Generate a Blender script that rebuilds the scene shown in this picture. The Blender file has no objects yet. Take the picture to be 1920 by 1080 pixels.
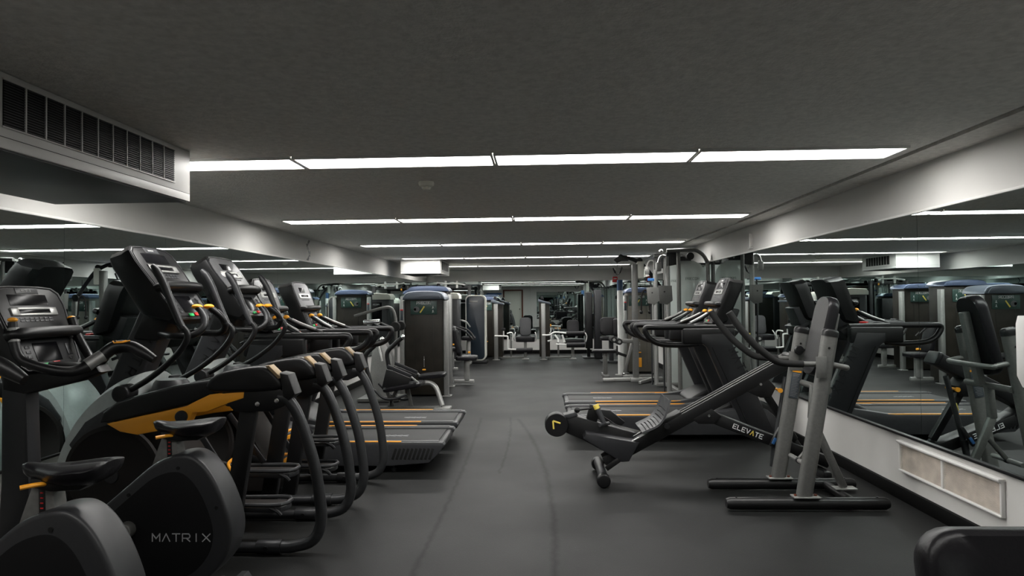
import bpy, bmesh, math, random
from mathutils import Vector, Matrix
random.seed(7)
S = bpy.context.scene
COL = S.collection

# ------------------------------------------------------------------ camera, world, exposure
cam_d = bpy.data.cameras.new('camera'); cam_d.lens = 24.0; cam_d.sensor_width = 36.0
cam_d.clip_start = 0.02; cam_d.clip_end = 200
cam = bpy.data.objects.new('camera', cam_d); COL.objects.link(cam)
cam.matrix_world = Matrix(((0.9991245, 0.0109904, 0.0403662, 0.0),
                           (0.0405832, -0.0202916, -0.9989701, 0.0),
                           (-0.0101600, 0.9997337, -0.0207198, 1.4),
                           (0, 0, 0, 1)))
S.camera = cam
W = bpy.data.worlds.new('world'); W.use_nodes = True
W.node_tree.nodes['Background'].inputs[0].default_value = (0.0, 0.0, 0.0, 1)
W.node_tree.nodes['Background'].inputs[1].default_value = 0.0
S.world = W
S.view_settings.view_transform = 'Standard'
S.view_settings.look = 'None'
S.view_settings.gamma = 1.0
S.view_settings.use_curve_mapping = False
S.view_settings.exposure = 0.0
LAMP = 27.0            # emission of the ceiling diffusers

XL, XR, YB, YF, ZC = -3.10, 2.51, -0.95, 18.67, 2.286     # room
PI = math.pi

# ------------------------------------------------------------------ materials
M = {}
def mat(name, col, rough=0.5, metal=0.0, noise=0.0, nscale=40.0, bump=0.0, bscale=200.0, spec=0.38, coat=0.0):
    m = bpy.data.materials.new(name); m.use_nodes = True
    nt = m.node_tree; b = nt.nodes['Principled BSDF']
    b.inputs['Base Color'].default_value = (*col, 1)
    b.inputs['Roughness'].default_value = rough
    b.inputs['Metallic'].default_value = metal
    b.inputs['Specular IOR Level'].default_value = spec
    b.inputs['Coat Weight'].default_value = coat
    tc = nt.nodes.new('ShaderNodeTexCoord')
    if noise > 0:
        n = nt.nodes.new('ShaderNodeTexNoise'); n.inputs['Scale'].default_value = nscale
        n.inputs['Detail'].default_value = 6
        nt.links.new(tc.outputs['Object'], n.inputs['Vector'])
        r = nt.nodes.new('ShaderNodeMapRange')
        r.inputs['From Min'].default_value = 0.3; r.inputs['From Max'].default_value = 0.7
        r.inputs['To Min'].default_value = 1 - noise; r.inputs['To Max'].default_value = 1 + noise
        nt.links.new(n.outputs['Fac'], r.inputs['Value'])
        mx = nt.nodes.new('ShaderNodeVectorMath'); mx.operation = 'SCALE'
        mx.inputs[0].default_value = col
        nt.links.new(r.outputs['Result'], mx.inputs['Scale'])
        nt.links.new(mx.outputs[0], b.inputs['Base Color'])
    if bump > 0:
        n2 = nt.nodes.new('ShaderNodeTexNoise'); n2.inputs['Scale'].default_value = bscale
        n2.inputs['Detail'].default_value = 4
        nt.links.new(tc.outputs['Object'], n2.inputs['Vector'])
        bp = nt.nodes.new('ShaderNodeBump'); bp.inputs['Strength'].default_value = bump
        bp.inputs['Distance'].default_value = 0.004
        nt.links.new(n2.outputs['Fac'], bp.inputs['Height'])
        nt.links.new(bp.outputs['Normal'], b.inputs['Normal'])
    M[name] = m
    return m

mat('black', (0.0065, 0.0065, 0.007), 0.40, noise=.15, nscale=12)
mat('black_gloss', (0.005, 0.005, 0.006), 0.22, spec=.12)
mat('black_matte', (0.007, 0.005, 0.0042), 0.75, bump=.1)
mat('charcoal', (0.018, 0.0185, 0.0205), 0.42, noise=.1, nscale=20)
mat('charcoal_light', (0.038, 0.039, 0.042), 0.40, noise=.08)
mat('graphite', (0.032, 0.033, 0.035), 0.38, 0.3, noise=.1)
mat('face_grey', (0.14, 0.14, 0.145), 0.36, noise=.1)
mat('silver', (0.32, 0.32, 0.31), 0.38, 0.55, noise=.06)
mat('silver_shell', (0.46, 0.50, 0.49), 0.35, 0.1, noise=.05)
mat('rig_grey', (0.15, 0.15, 0.143), 0.40, 0.35, noise=.08, nscale=60)
mat('shroud_grey', (0.020, 0.0205, 0.0225), 0.42, noise=.06)
mat('panel_black', (0.0035, 0.0035, 0.004), 0.7, spec=.2)
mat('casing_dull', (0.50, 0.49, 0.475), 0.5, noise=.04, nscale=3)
mat('steel', (0.62, 0.62, 0.62), 0.22, 0.95)
mat('chrome', (0.85, 0.85, 0.85), 0.08, 1.0)
mat('orange', (0.95, 0.40, 0.03), 0.42)
mat('yellow', (0.80, 0.62, 0.12), 0.45)
mat('tan', (0.25, 0.18, 0.10), 0.5)
mat('red', (0.55, 0.02, 0.02), 0.4)
mat('green', (0.02, 0.40, 0.10), 0.4)
mat('white_plastic', (0.72, 0.72, 0.70), 0.4)
mat('offwhite', (0.78, 0.76, 0.68), 0.45)
mat('letter_grey', (0.40, 0.40, 0.41), 0.35)
mat('letter_dark', (0.012, 0.012, 0.014), 0.4)
mat('letter_white', (0.70, 0.70, 0.70), 0.45)
mat('foam', (0.010, 0.010, 0.010), 0.85, bump=.3, bscale=300)
mat('vinyl', (0.008, 0.0075, 0.009), 0.36, spec=.26, bump=.15, bscale=120)
mat('cap_blue', (0.10, 0.13, 0.21), 0.25, 0.25)
mat('cap_grey', (0.11, 0.125, 0.15), 0.28, 0.25)
mat('cap_white', (0.66, 0.66, 0.60), 0.3)
mat('panel_brown', (0.022, 0.019, 0.015), 0.42, spec=.25, noise=.3, nscale=5)
mat('panel_tan', (0.14, 0.13, 0.11), 0.35, noise=.15, nscale=4)
mat('panel_navy', (0.018, 0.026, 0.036), 0.25)
mat('placard', (0.035, 0.070, 0.060), 0.3)
mat('belt', (0.014, 0.014, 0.014), 0.62, noise=.25, nscale=90)
mat('wood_brown', (0.13, 0.035, 0.018), 0.5, noise=.2)
mat('blue', (0.02, 0.09, 0.24), 0.5)
mat('deep_blue', (0.02, 0.05, 0.11), 0.4)
mat('wall', (0.60, 0.59, 0.57), 0.65, noise=.05, nscale=1.5, bump=.08, bscale=60)
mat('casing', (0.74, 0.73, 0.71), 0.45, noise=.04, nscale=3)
mat('trim_white', (0.70, 0.69, 0.67), 0.4)
mat('baseboard', (0.003, 0.003, 0.003), 0.6, spec=.12)
mat('grille_tan', (0.56, 0.50, 0.43), 0.55, noise=.18, nscale=14)
mat('grille_dark', (0.03, 0.03, 0.032), 0.5)
mat('void', (0.004, 0.004, 0.004), 0.9)
mat('label_dark', (0.05, 0.06, 0.07), 0.4)
mat('plastic_bag', (0.60, 0.66, 0.80), 0.25, bump=.8, bscale=18)

def ceiling_mat():
    m = mat('ceiling_plaster', (0.66, 0.64, 0.61), 0.9, noise=.12, nscale=30, bump=1.0, bscale=70)
ceiling_mat()

def mirror_mat():
    m = bpy.data.materials.new('mirror_glass'); m.use_nodes = True
    b = m.node_tree.nodes['Principled BSDF']
    b.inputs['Base Color'].default_value = (0.66, 0.735, 0.725, 1)
    b.inputs['Metallic'].default_value = 1.0
    b.inputs['Roughness'].default_value = 0.0
    M['mirror'] = m
mirror_mat()

def diffuser_mat():
    m = bpy.data.materials.new('lamp_diffuser'); m.use_nodes = True
    nt = m.node_tree; nt.nodes.clear()
    o = nt.nodes.new('ShaderNodeOutputMaterial'); e = nt.nodes.new('ShaderNodeEmission')
    e.inputs[0].default_value = (1.0, 0.985, 0.95, 1); e.inputs[1].default_value = LAMP
    nt.links.new(e.outputs[0], o.inputs[0]); M['diffuser'] = m
    m2 = m.copy(); m2.name = 'lamp_diffuser_fill'; m2.node_tree.nodes['Emission'].inputs[1].default_value = LAMP * .42; M['diffuser_fill'] = m2  # weaker emission for the added fill row
diffuser_mat()

def smoke_panel():
    m = bpy.data.materials.new('clear_shroud'); m.use_nodes = True
    nt = m.node_tree; b = nt.nodes['Principled BSDF']; o = nt.nodes['Material Output']
    b.inputs['Base Color'].default_value = (0.50, 0.53, 0.51, 1); b.inputs['Roughness'].default_value = 0.35
    t = nt.nodes.new('ShaderNodeBsdfTransparent'); t.inputs[0].default_value = (0.93, 0.97, 0.96, 1)
    x = nt.nodes.new('ShaderNodeMixShader'); x.inputs[0].default_value = 0.55
    nt.links.new(t.outputs[0], x.inputs[1]); nt.links.new(b.outputs[0], x.inputs[2])
    nt.links.new(x.outputs[0], o.inputs[0]); M['clear_shroud'] = m
smoke_panel()

def floor_mat():
    m = bpy.data.materials.new('rubber_floor'); m.use_nodes = True
    nt = m.node_tree; b = nt.nodes['Principled BSDF']; L = nt.links.new
    def N(t, **k):
        n = nt.nodes.new(t)
        for a, v in k.items(): setattr(n, a, v)
        return n
    def mth(op, a, c=None, d=None):
        n = N('ShaderNodeMath', operation=op)
        for i, v in enumerate((a, c, d)):
            if v is None: continue
            if isinstance(v, (int, float)): n.inputs[i].default_value = v
            else: L(v, n.inputs[i])
        return n.outputs[0]
    tc = N('ShaderNodeTexCoord'); sx = N('ShaderNodeSeparateXYZ'); L(tc.outputs['Object'], sx.inputs[0])
    X, Y = sx.outputs[0], sx.outputs[1]
    n1 = N('ShaderNodeTexNoise'); n1.inputs['Scale'].default_value = 1.1; n1.inputs['Detail'].default_value = 8
    L(tc.outputs['Object'], n1.inputs['Vector'])
    n2 = N('ShaderNodeTexNoise'); n2.inputs['Scale'].default_value = 140; n2.inputs['Detail'].default_value = 2
    L(tc.outputs['Object'], n2.inputs['Vector'])
    n3 = N('ShaderNodeTexNoise'); n3.inputs['Scale'].default_value = 9; n3.inputs['Detail'].default_value = 5
    L(tc.outputs['Object'], n3.inputs['Vector'])
    base = mth('MULTIPLY_ADD', n1.outputs['Fac'], 0.007, 0.008)
    fl = mth('GREATER_THAN', n2.outputs['Fac'], 0.70)
    base = mth('MULTIPLY_ADD', fl, 0.020, base)
    # worn scuff lines left by dragged machines
    keep = 1.0
    wob = mth('MULTIPLY_ADD', n3.outputs['Fac'], 0.05, -0.025)
    def mark(cx, w, y0, y1, s):
        nonlocal base, keep
        dx = mth('ABSOLUTE', mth('ADD', mth('SUBTRACT', X, cx), wob))
        f = mth('SUBTRACT', 1.0, mth('SMOOTH_MIN', mth('DIVIDE', dx, w), 1.0, 0.2))
        inr = mth('MULTIPLY', mth('GREATER_THAN', Y, y0), mth('LESS_THAN', Y, y1))
        f = mth('MULTIPLY', mth('MULTIPLY', f, inr), s)
        g = mth('SUBTRACT', 1.0, f); base = mth('MULTIPLY', base, g); keep = mth('MULTIPLY', keep, g)
    def quad(a, bq, c):   # a + b*(y-6) + c*(y-6)^2
        yy = mth('SUBTRACT', Y, 6.0)
        return mth('ADD', mth('MULTIPLY_ADD', yy, bq, a), mth('MULTIPLY', mth('MULTIPLY', yy, yy), c))
    mark(quad(-0.665, -0.012, -0.006), 0.026, 1.0, 8.3, 0.34)
    mark(quad(0.01, -0.078, -0.0235), 0.035, 1.5, 8.2, 0.38)
    mark(quad(-0.335, 0.03, -0.02), 0.020, 5.6, 8.3, 0.34)
    cv = N('ShaderNodeCombineColor')
    L(mth('MULTIPLY', base, 0.97), cv.inputs[0]); L(base, cv.inputs[1]); L(mth('MULTIPLY', base, 1.0), cv.inputs[2])
    L(cv.outputs[0], b.inputs['Base Color'])
    b.inputs['Roughness'].default_value = 0.48
    L(mth('MULTIPLY_ADD', n1.outputs['Fac'], 0.20, 0.42), b.inputs['Roughness'])
    L(mth('MULTIPLY', keep, 0.16), b.inputs['Specular IOR Level'])
    bp = N('ShaderNodeBump'); bp.inputs['Strength'].default_value = 0.25; bp.inputs['Distance'].default_value = 0.003
    L(n2.outputs['Fac'], bp.inputs['Height']); L(bp.outputs['Normal'], b.inputs['Normal'])
    M['floor'] = m
floor_mat()

# ------------------------------------------------------------------ mesh helpers
class MB:
    """collects shapes and links them as ONE mesh object"""
    def __init__(s): s.b = bmesh.new()
    def _merge(s, t):
        me = bpy.data.meshes.new('t'); t.to_mesh(me); t.free(); s.b.from_mesh(me); bpy.data.meshes.remove(me)
    def box(s, c, d, bev=0.006, rot=None, seg=2):
        t = bmesh.new(); bmesh.ops.create_cube(t, size=1)
        bmesh.ops.scale(t, vec=Vector(d), verts=t.verts)
        bv = min(bev, min(d) * .45)
        if bv > 0: bmesh.ops.bevel(t, geom=t.edges[:], offset=bv, segments=seg, profile=.5, affect='EDGES')
        if rot is not None: bmesh.ops.transform(t, matrix=rot.to_4x4(), verts=t.verts)
        bmesh.ops.translate(t, vec=Vector(c), verts=t.verts); s._merge(t); return s
    def bar(s, p0, p1, w, h, bev=0.006, up=(0, 0, 1)):
        """rectangular bar from p0 to p1, w across (level), h tall"""
        p0, p1 = Vector(p0), Vector(p1); d = p1 - p0; L = d.length; z = d.normalized()
        x = Vector(up).cross(z)
        if x.length < 1e-4: x = Vector((0, 1, 0))
        x.normalize(); y = z.cross(x)
        r = Matrix((x, y, z)).transposed()
        return s.box((p0 + p1) / 2, (w, h, L), bev, r)
    def cyl(s, p0, p1, r0, r1=None, seg=20, bev=0.0):
        p0, p1 = Vector(p0), Vector(p1); r1 = r0 if r1 is None else r1
        d = p1 - p0
        t = bmesh.new(); bmesh.ops.create_cone(t, cap_ends=True, segments=seg, radius1=r0, radius2=r1, depth=d.length)
        if bev > 0:
            ed = [e for e in t.edges if len(e.link_faces) == 2 and any(len(f.verts) > 4 for f in e.link_faces)]
            bmesh.ops.bevel(t, geom=ed, offset=bev, segments=3, profile=.5, affect='EDGES')
        q = d.normalized().to_track_quat('Z', 'Y')
        bmesh.ops.transform(t, matrix=q.to_matrix().to_4x4(), verts=t.verts)
        bmesh.ops.translate(t, vec=(p0 + p1) / 2, verts=t.verts); s._merge(t); return s
    def ball(s, c, r, sc=(1, 1, 1), seg=16):
        t = bmesh.new(); bmesh.ops.create_uvsphere(t, u_segments=seg, v_segments=seg // 2 + 2, radius=r)
        bmesh.ops.scale(t, vec=Vector(sc), verts=t.verts); bmesh.ops.translate(t, vec=Vector(c), verts=t.verts)
        s._merge(t); return s
    def tube(s, pts, r, seg=12, sub=5, flat=1.0, radii=None, closed=False):
        """round tube swept through pts (Catmull-Rom), flat<1 squashes it vertically"""
        P = [Vector(p) for p in pts]; n = len(P); out = []; rr = []
        R = radii or [r] * n
        if sub > 1 and n > 2:
            for i in range(n - 1):
                a = P[max(i - 1, 0)]; b = P[i]; c = P[i + 1]; d = P[min(i + 2, n - 1)]
                for k in range(sub):
                    u = k / sub
                    out.append(.5 * ((2 * b) + (c - a) * u + (2 * a - 5 * b + 4 * c - d) * u * u + (3 * b - a - 3 * c + d) * u ** 3))
                    rr.append(R[i] + (R[i + 1] - R[i]) * u)
            out.append(P[-1]); rr.append(R[-1])
        else: out, rr = P, R
        b = s.b; rings = []; px = None
        for i, p in enumerate(out):
            t = (out[min(i + 1, len(out) - 1)] - out[max(i - 1, 0)]).normalized()
            if px is None:
                px = t.cross(Vector((0, 0, 1)))
                if px.length < .05: px = t.cross(Vector((0, 1, 0)))
            px = (px - t * px.dot(t)).normalized(); py = t.cross(px)
            rings.append([b.verts.new(p + px * math.cos(2 * PI * k / seg) * rr[i] + py * math.sin(2 * PI * k / seg) * rr[i] * flat) for k in range(seg)])
        for i in range(len(rings) - 1):
            for k in range(seg):
                b.faces.new((rings[i][k], rings[i][(k + 1) % seg], rings[i + 1][(k + 1) % seg], rings[i + 1][k]))
        b.faces.new(rings[0][::-1]); b.faces.new(rings[-1]); return s
    def prism(s, poly, y0, y1, bev=0.006, plane='xz', taper=None, seg=2):
        """poly in (x,z) swept from y0 to y1; plane 'xy' sweeps up z, 'yz' sweeps along x"""
        t = bmesh.new()
        f = {'xz': lambda a, c, h: (a, h, c), 'xy': lambda a, c, h: (a, c, h), 'yz': lambda a, c, h: (h, a, c)}[plane]
        cx = sum(p[0] for p in poly) / len(poly); cz = sum(p[1] for p in poly) / len(poly)
        k = taper or 1.0
        A = [t.verts.new(f(a, c, y0)) for a, c in poly]
        B = [t.verts.new(f(cx + (a - cx) * k, cz + (c - cz) * k, y1)) for a, c in poly]
        t.faces.new(A); t.faces.new(B[::-1])
        n = len(poly)
        for i in range(n): t.faces.new((A[i], B[i], B[(i + 1) % n], A[(i + 1) % n]))
        bmesh.ops.recalc_face_normals(t, faces=t.faces)
        if bev > 0:
            ed = [e for e in t.edges if any(len(g.verts) == n and (g.verts[0] in A or g.verts[0] in B) and (all(v in A for v in g.verts) or all(v in B for v in g.verts)) for g in e.link_faces)] if n != 4 else t.edges[:]
            try: bmesh.ops.bevel(t, geom=ed, offset=bev, segments=seg, profile=.5, affect='EDGES', clamp_overlap=True)
            except Exception: pass
        s._merge(t); return s
    def lathe(s, prof, c, axis='y', seg=32):
        """prof = [(radius, height)] turned round axis through c"""
        b = s.b; rings = []
        for r, h in prof:
            ring = []
            for k in range(seg):
                a = 2 * PI * k / seg; u, v = r * math.cos(a), r * math.sin(a)
                p = {'y': (u, h, v), 'z': (u, v, h), 'x': (h, u, v)}[axis]
                ring.append(b.verts.new(Vector(c) + Vector(p)))
            rings.append(ring)
        for i in range(len(rings) - 1):
            for k in range(seg):
                b.faces.new((rings[i][k], rings[i][(k + 1) % seg], rings[i + 1][(k + 1) % seg], rings[i + 1][k]))
        b.faces.new(rings[0][::-1]); b.faces.new(rings[-1]); return s
    def grid(s, fn, nu, nv, thick=0.0, closed=False):
        """surface fn(u,v)->point; thick gives it a solid back"""
        t = bmesh.new()
        V = [[t.verts.new(fn(i / (nu - 1), j / (nv - 1))) for j in range(nv)] for i in range(nu)]
        for i in range(nu - 1):
            for j in range(nv - 1): t.faces.new((V[i][j], V[i + 1][j], V[i + 1][j + 1], V[i][j + 1]))
        if thick:
            bmesh.ops.recalc_face_normals(t, faces=t.faces)
            bmesh.ops.solidify(t, geom=t.faces[:], thickness=thick)
        s._merge(t); return s
    def xform(s, m): bmesh.ops.transform(s.b, matrix=m, verts=s.b.verts); return s
    def mirror_y(s):
        me = bpy.data.meshes.new('t'); s.b.to_mesh(me); t = bmesh.new(); t.from_mesh(me); bpy.data.meshes.remove(me)
        bmesh.ops.scale(t, vec=(1, -1, 1), verts=t.verts); bmesh.ops.reverse_faces(t, faces=t.faces); s._merge(t); return s
    def build(s, name, m, parent=None, label=None):
        b = s.b
        bmesh.ops.recalc_face_normals(b, faces=b.faces)
        for f in b.faces: f.smooth = True
        for e in b.edges:
            if len(e.link_faces) == 2 and e.calc_face_angle(0) > math.radians(38): e.smooth = False
        me = bpy.data.meshes.new(name); b.to_mesh(me); b.free()
        me.materials.append(M[m] if isinstance(m, str) else m)
        o = bpy.data.objects.new(name, me); COL.objects.link(o)
        if parent is not None: o.parent = parent
        if label: o['label'] = label
        return o

def thing(name, label, cat, loc=(0, 0, 0), rz=0.0, group=None):
    o = bpy.data.objects.new(name, None); COL.objects.link(o); o.empty_display_size = .1
    o.location = loc; o.rotation_euler = (0, 0, rz); o['label'] = label; o['category'] = cat
    if group: o['group'] = group
    return o
def tag(o, label, cat, group=None):
    o['label'] = label; o['category'] = cat
    if group: o['group'] = group
    return o
def struct(mb, name, m, parent=None):
    o = mb.build(name, m, parent)
    if parent is None: o['kind'] = 'structure'
    return o
def dup(root, loc, rz=None, label=None, group=None):
    def rec(o, par):
        c = o.copy(); COL.objects.link(c)
        if par is not None: c.parent = par
        for ch in list(o.children):
            rec(ch, c)
        return c
    r = rec(root, None); r.location = loc
    if rz is not None: r.rotation_euler = (0, 0, rz)
    if label: r['label'] = label
    if group: r['group'] = group
    return r
def rrect(w, h, r, n=4, cx=0, cy=0):
    out = []
    for sx, sy, a0 in ((1, 1, 0), (-1, 1, 90), (-1, -1, 180), (1, -1, 270)):
        for k in range(n + 1):
            a = math.radians(a0 + 90 * k / n)
            out.append((cx + sx * (w / 2 - r) + r * math.cos(a), cy + sy * (h / 2 - r) + r * math.sin(a)))
    return out

def soft(poly, n=2, closed=True):
    """corner cutting, for rounded outlines"""
    for _ in range(n):
        out = [] if closed else [poly[0]]
        m = len(poly)
        for i in range(m if closed else m - 1):
            a, b = poly[i], poly[(i + 1) % m]
            out += [(a[0] * .75 + b[0] * .25, a[1] * .75 + b[1] * .25), (a[0] * .25 + b[0] * .75, a[1] * .25 + b[1] * .75)]
        if not closed: out.append(poly[-1])
        poly = out
    return poly

# stroke letters in a 0..1 box
GL = {'M': [[(0, 0), (0, 1), (.5, .35), (1, 1), (1, 0)]], 'A': [[(0, 0), (.5, 1), (1, 0)]],
      'a': [[(0, 0), (.5, 1), (1, 0)], [(.2, .35), (.8, .35)]],
      'T': [[(0, 1), (1, 1)], [(.5, 1), (.5, 0)]], 'R': [[(0, 0), (0, 1), (.85, 1), (1, .8), (1, .6), (.85, .42), (0, .42)], [(.5, .42), (1, 0)]],
      'I': [[(.5, 0), (.5, 1)]], 'X': [[(0, 0), (1, 1)], [(0, 1), (1, 0)]], 'E': [[(1, 0), (0, 0), (0, 1), (1, 1)], [(0, .5), (.8, .5)]],
      'L': [[(0, 1), (0, 0), (1, 0)]], 'V': [[(0, 1), (.5, 0), (1, 1)]], 'P': [[(0, 0), (0, 1), (.85, 1), (1, .8), (1, .6), (.85, .42), (0, .42)]],
      'C': [[(1, 1), (.15, 1), (0, .8), (0, .2), (.15, 0), (1, 0)]], 'O': [[(.15, 0), (.85, 0), (1, .2), (1, .8), (.85, 1), (.15, 1), (0, .8), (0, .2), (.15, 0)]],
      'U': [[(0, 1), (0, .2), (.2, 0), (.8, 0), (1, .2), (1, 1)]], 'u': [[(0, .65), (0, .15), (.2, 0), (.8, 0), (.9, .1)], [(.9, .65), (.9, 0)]],
      'r': [[(.1, 0), (.1, .65)], [(.1, .45), (.4, .65), (.8, .65)]], 'e': [[(.1, .35), (.9, .35), (.8, .62), (.3, .65), (.05, .4), (.15, .05), (.8, 0)]], 'l': [[(.4, 0), (.4, 1)]],
      'W': [[(0, 1), (.25, 0), (.5, .7), (.75, 0), (1, 1)]], 'N': [[(0, 0), (0, 1), (1, 0), (1, 1)]], 'G': [[(1, 1), (.15, 1), (0, .8), (0, .2), (.15, 0), (1, 0), (1, .45), (.6, .45)]]}
def text(mb, s, org, u, v, h, adv=.95, w=.62, t=.12, thick=.0015, skip=None, only=None):
    """letters with strokes; org = lower left, u right, v up (unit vectors)"""
    u, v, org = Vector(u).normalized(), Vector(v).normalized(), Vector(org); n = u.cross(v)
    for i, ch in enumerate(s):
        if ch == ' ' or (skip is not None and i == skip) or (only is not None and i != only): continue
        o = org + u * (i * h * adv)
        for st in GL[ch]:
            for a, b in zip(st, st[1:]):
                pa = o + u * (a[0] * w * h) + v * (a[1] * h); pb = o + u * (b[0] * w * h) + v * (b[1] * h)
                d = (pb - pa).normalized(); pa = pa - d * t * h * .45; pb = pb + d * t * h * .45
                q = d.cross(n) * (t * h * .5)
                vs = [mb.b.verts.new(p) for p in (pa + q, pb + q, pb - q, pa - q, pa + q + n * thick, pb + q + n * thick, pb - q + n * thick, pa - q + n * thick)]
                for f in ((0, 1, 2, 3), (4, 7, 6, 5), (0, 4, 5, 1), (1, 5, 6, 2), (2, 6, 7, 3), (3, 7, 4, 0)): mb.b.faces.new([vs[k] for k in f])
    return mb

# ------------------------------------------------------------------ the room
struct(MB().box(((XL + XR) / 2, (YB + YF) / 2, -.05), (XR - XL + .4, YF - YB + .4, .1), 0), 'floor', 'floor')
# ceiling: slabs round the light troughs and the long slot near the right wall
LY = [1.13, 4.18, 7.17, 10.26, 13.36, 16.39]        # light rows; the first is added fill over the camera
LXS = [-2.70, -1.485, -0.27, 0.945, 2.16]
cb = MB(); T = .12
edges = [YB - .2]
for y in LY: edges += [y - .155, y + .155]
edges.append(YF + .2)
for i in range(0, len(edges), 2):
    cb.box(((XL + 2.25) / 2 - .1, (edges[i] + edges[i + 1]) / 2, ZC + T / 2), (2.25 - XL + .2, edges[i + 1] - edges[i], T), 0)
for y in LY:
    cb.box(((XL - .2 + LXS[0]) / 2, y, ZC + T / 2), (LXS[0] - XL + .2, .31, T), 0)
    cb.box(((LXS[-1] + 2.25) / 2, y, ZC + T / 2), (2.25 - LXS[-1], .31, T), 0)
cb.box(((2.285 + XR + .2) / 2, (YB + YF) / 2, ZC + T / 2 - .008), (XR + .2 - 2.285, YF - YB + .4, T), 0)
cb.box((2.26, (9.0 + YF) / 2 + .1, ZC + T / 2), (.07, YF - 9.0 + .2, T), 0)
cb.box((2.2675, 8.1, ZC + T / 2 + .001), (.036, .45, T), 0)
cb.box(((XL + XR) / 2, (YB + YF) / 2, ZC + T + .03), (XR - XL + .4, YF - YB + .4, .04), 0)
struct(cb, 'ceiling', 'ceiling_plaster')

MZ0, MZ1 = .46, 1.965
def wall_x(name, x, s):
    w = MB()
    w.box((x + s * .1, (YB + YF) / 2, (ZC + .1) / 2), (.2, YF - YB, ZC + .1), 0)
    w.box((x - s * .006, (YB + YF) / 2, (MZ1 + .012 + ZC) / 2), (.012, YF - YB, ZC - MZ1 - .012), 0)
    w.box((x - s * .006, (YB + YF) / 2, MZ0 / 2 + .04), (.012, YF - YB, MZ0 - .08), 0)
    return struct(w, name, 'wall')
wall_x('wall_left', XL - .012, -1)
wall_x('wall_right', XR + .012, 1)
w = MB(); w.box(((XL + XR) / 2, YF + .12, 1.2), (XR - XL + .3, .2, 2.5), 0)
w.box(((XL + XR) / 2, YF + .01, (1.985 + ZC) / 2), (XR - XL, .024, ZC - 1.985), 0)
w.box(((XL + XR) / 2, YF + .01, .22), (XR - XL, .024, .30), 0)
struct(w, 'wall_far', 'wall')
# wall behind the camera with a door opening and a mirror
w = MB(); w.box(((XL - 1.62) / 2 - .9 + .81, YB - .1, 1.2), (0.01, .2, 2.5), 0)
for x0, x1, z0, z1 in ((XL, -2.0, 0, ZC), (-2.0, -1.02, 2.02, ZC), (-1.02, XR, 0, ZC)):
    w.box(((x0 + x1) / 2, YB - .1, (z0 + z1) / 2), (x1 - x0, .2, z1 - z0), 0)
struct(w, 'wall_back', 'wall')
d = MB(); d.box((-1.51, YB - .13, 1.01), (.96, .05, 2.02), .004); dr = struct(d, 'door_1', 'cap_white')
MB().cyl((-1.14, YB - .1, 1.0), (-1.14, YB - .04, 1.0), .012).ball((-1.14, YB - .03, 1.0), .03).build('door_handle', 'steel', dr)
t = MB()
t.box((-2.03, YB + .01, 1.03), (.08, .04, 2.06), .004).box((-.98, YB + .01, 1.03), (.08, .04, 2.06), .004).box((-1.505, YB + .01, 2.05), (1.13, .04, .08), .004)
struct(t, 'trim_1', 'wood_brown')
# strips above and below the mirrors
def strip(n, x, s, z, m, h=.016, dpt=.02): struct(MB().box((x - s * dpt / 2, (YB + YF) / 2, z), (dpt, YF - YB, h), .003), n, m)
strip('trim_2', XL, -1, MZ1 + .004, 'trim_white'); strip('trim_3', XR, 1, MZ1 + .004, 'trim_white')
strip('trim_4', XL, -1, MZ0 - .004, 'black'); strip('trim_5', XR, 1, MZ0 - .004, 'black', .018, .024)
struct(MB().box(((XL + XR) / 2, YF - .012, 1.982), (XR - XL, .024, .014), .003), 'trim_6', 'trim_white')
struct(MB().box((XL + .010, (YB + YF) / 2, .045), (.03, YF - YB, .09), .004), 'baseboard_left', 'baseboard')
struct(MB().box((XR - .010, (YB + YF) / 2, .045), (.03, YF - YB, .09), .004), 'baseboard_right', 'baseboard')
struct(MB().box(((XL + XR) / 2, YF - .014, .045), (XR - XL - .06, .03, .09), .004), 'baseboard_far', 'baseboard')

ORD = ['first', 'second', 'third', 'fourth', 'fifth', 'sixth', 'seventh', 'eighth', 'ninth', 'tenth', 'eleventh', 'twelfth', 'thirteenth', 'fourteenth', 'fifteenth']
def mirror_row(side, ys, x, s, wallname):
    k = 0
    for a, b in zip(ys, ys[1:]):
        m = MB().box((0, 0, 0), (.006, b - a - .003, MZ1 - MZ0 - .006), 0)
        o = m.build('wall_mirror', 'mirror'); o.location = (x - s * .004, (a + b) / 2, (MZ0 + MZ1) / 2)
        o.rotation_euler = (0, 0, math.radians(random.uniform(-.12, .12)))
        tag(o, f'tall frameless mirror panel on the {wallname}, {ORD[k]} panel counted from the camera end', 'mirror', f'mirror panels on the {wallname}')
        k += 1
ysL = [4.32 - 1.21 * 2 + 1.21 * i for i in range(14)] + [YF - .02]
ysR = [4.62 - 1.17 * 2 + 1.17 * i for i in range(14)] + [YF - .02]
mirror_row('l', ysL, XL, -1, 'left wall'); mirror_row('r', ysR, XR, 1, 'right wall')
fx = [XL + .03, -1.63, -.25, 1.12, XR - .03]
for i, (a, b) in enumerate(zip(fx, fx[1:])):
    o = MB().box((0, 0, 0), (b - a - .003, .006, 1.585), 0).build('wall_mirror', 'mirror')
    o.location = ((a + b) / 2, YF - .008, 1.178); o.rotation_euler = (math.radians(random.uniform(-.05, .05)), 0, math.radians(random.uniform(-.05, .05)))
    tag(o, f'large mirror panel across the far end wall, {ORD[i]} panel from the left', 'mirror', 'mirror panels on the far wall')
o = MB().box((0, 0, 0), (2.6, .006, 1.5), .0012, seg=1).build('wall_mirror', 'mirror'); o.location = (1.1, YB + .006, 1.2)
tag(o, 'mirror on the wall behind the camera, above the dumbbell rack', 'mirror')

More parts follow.
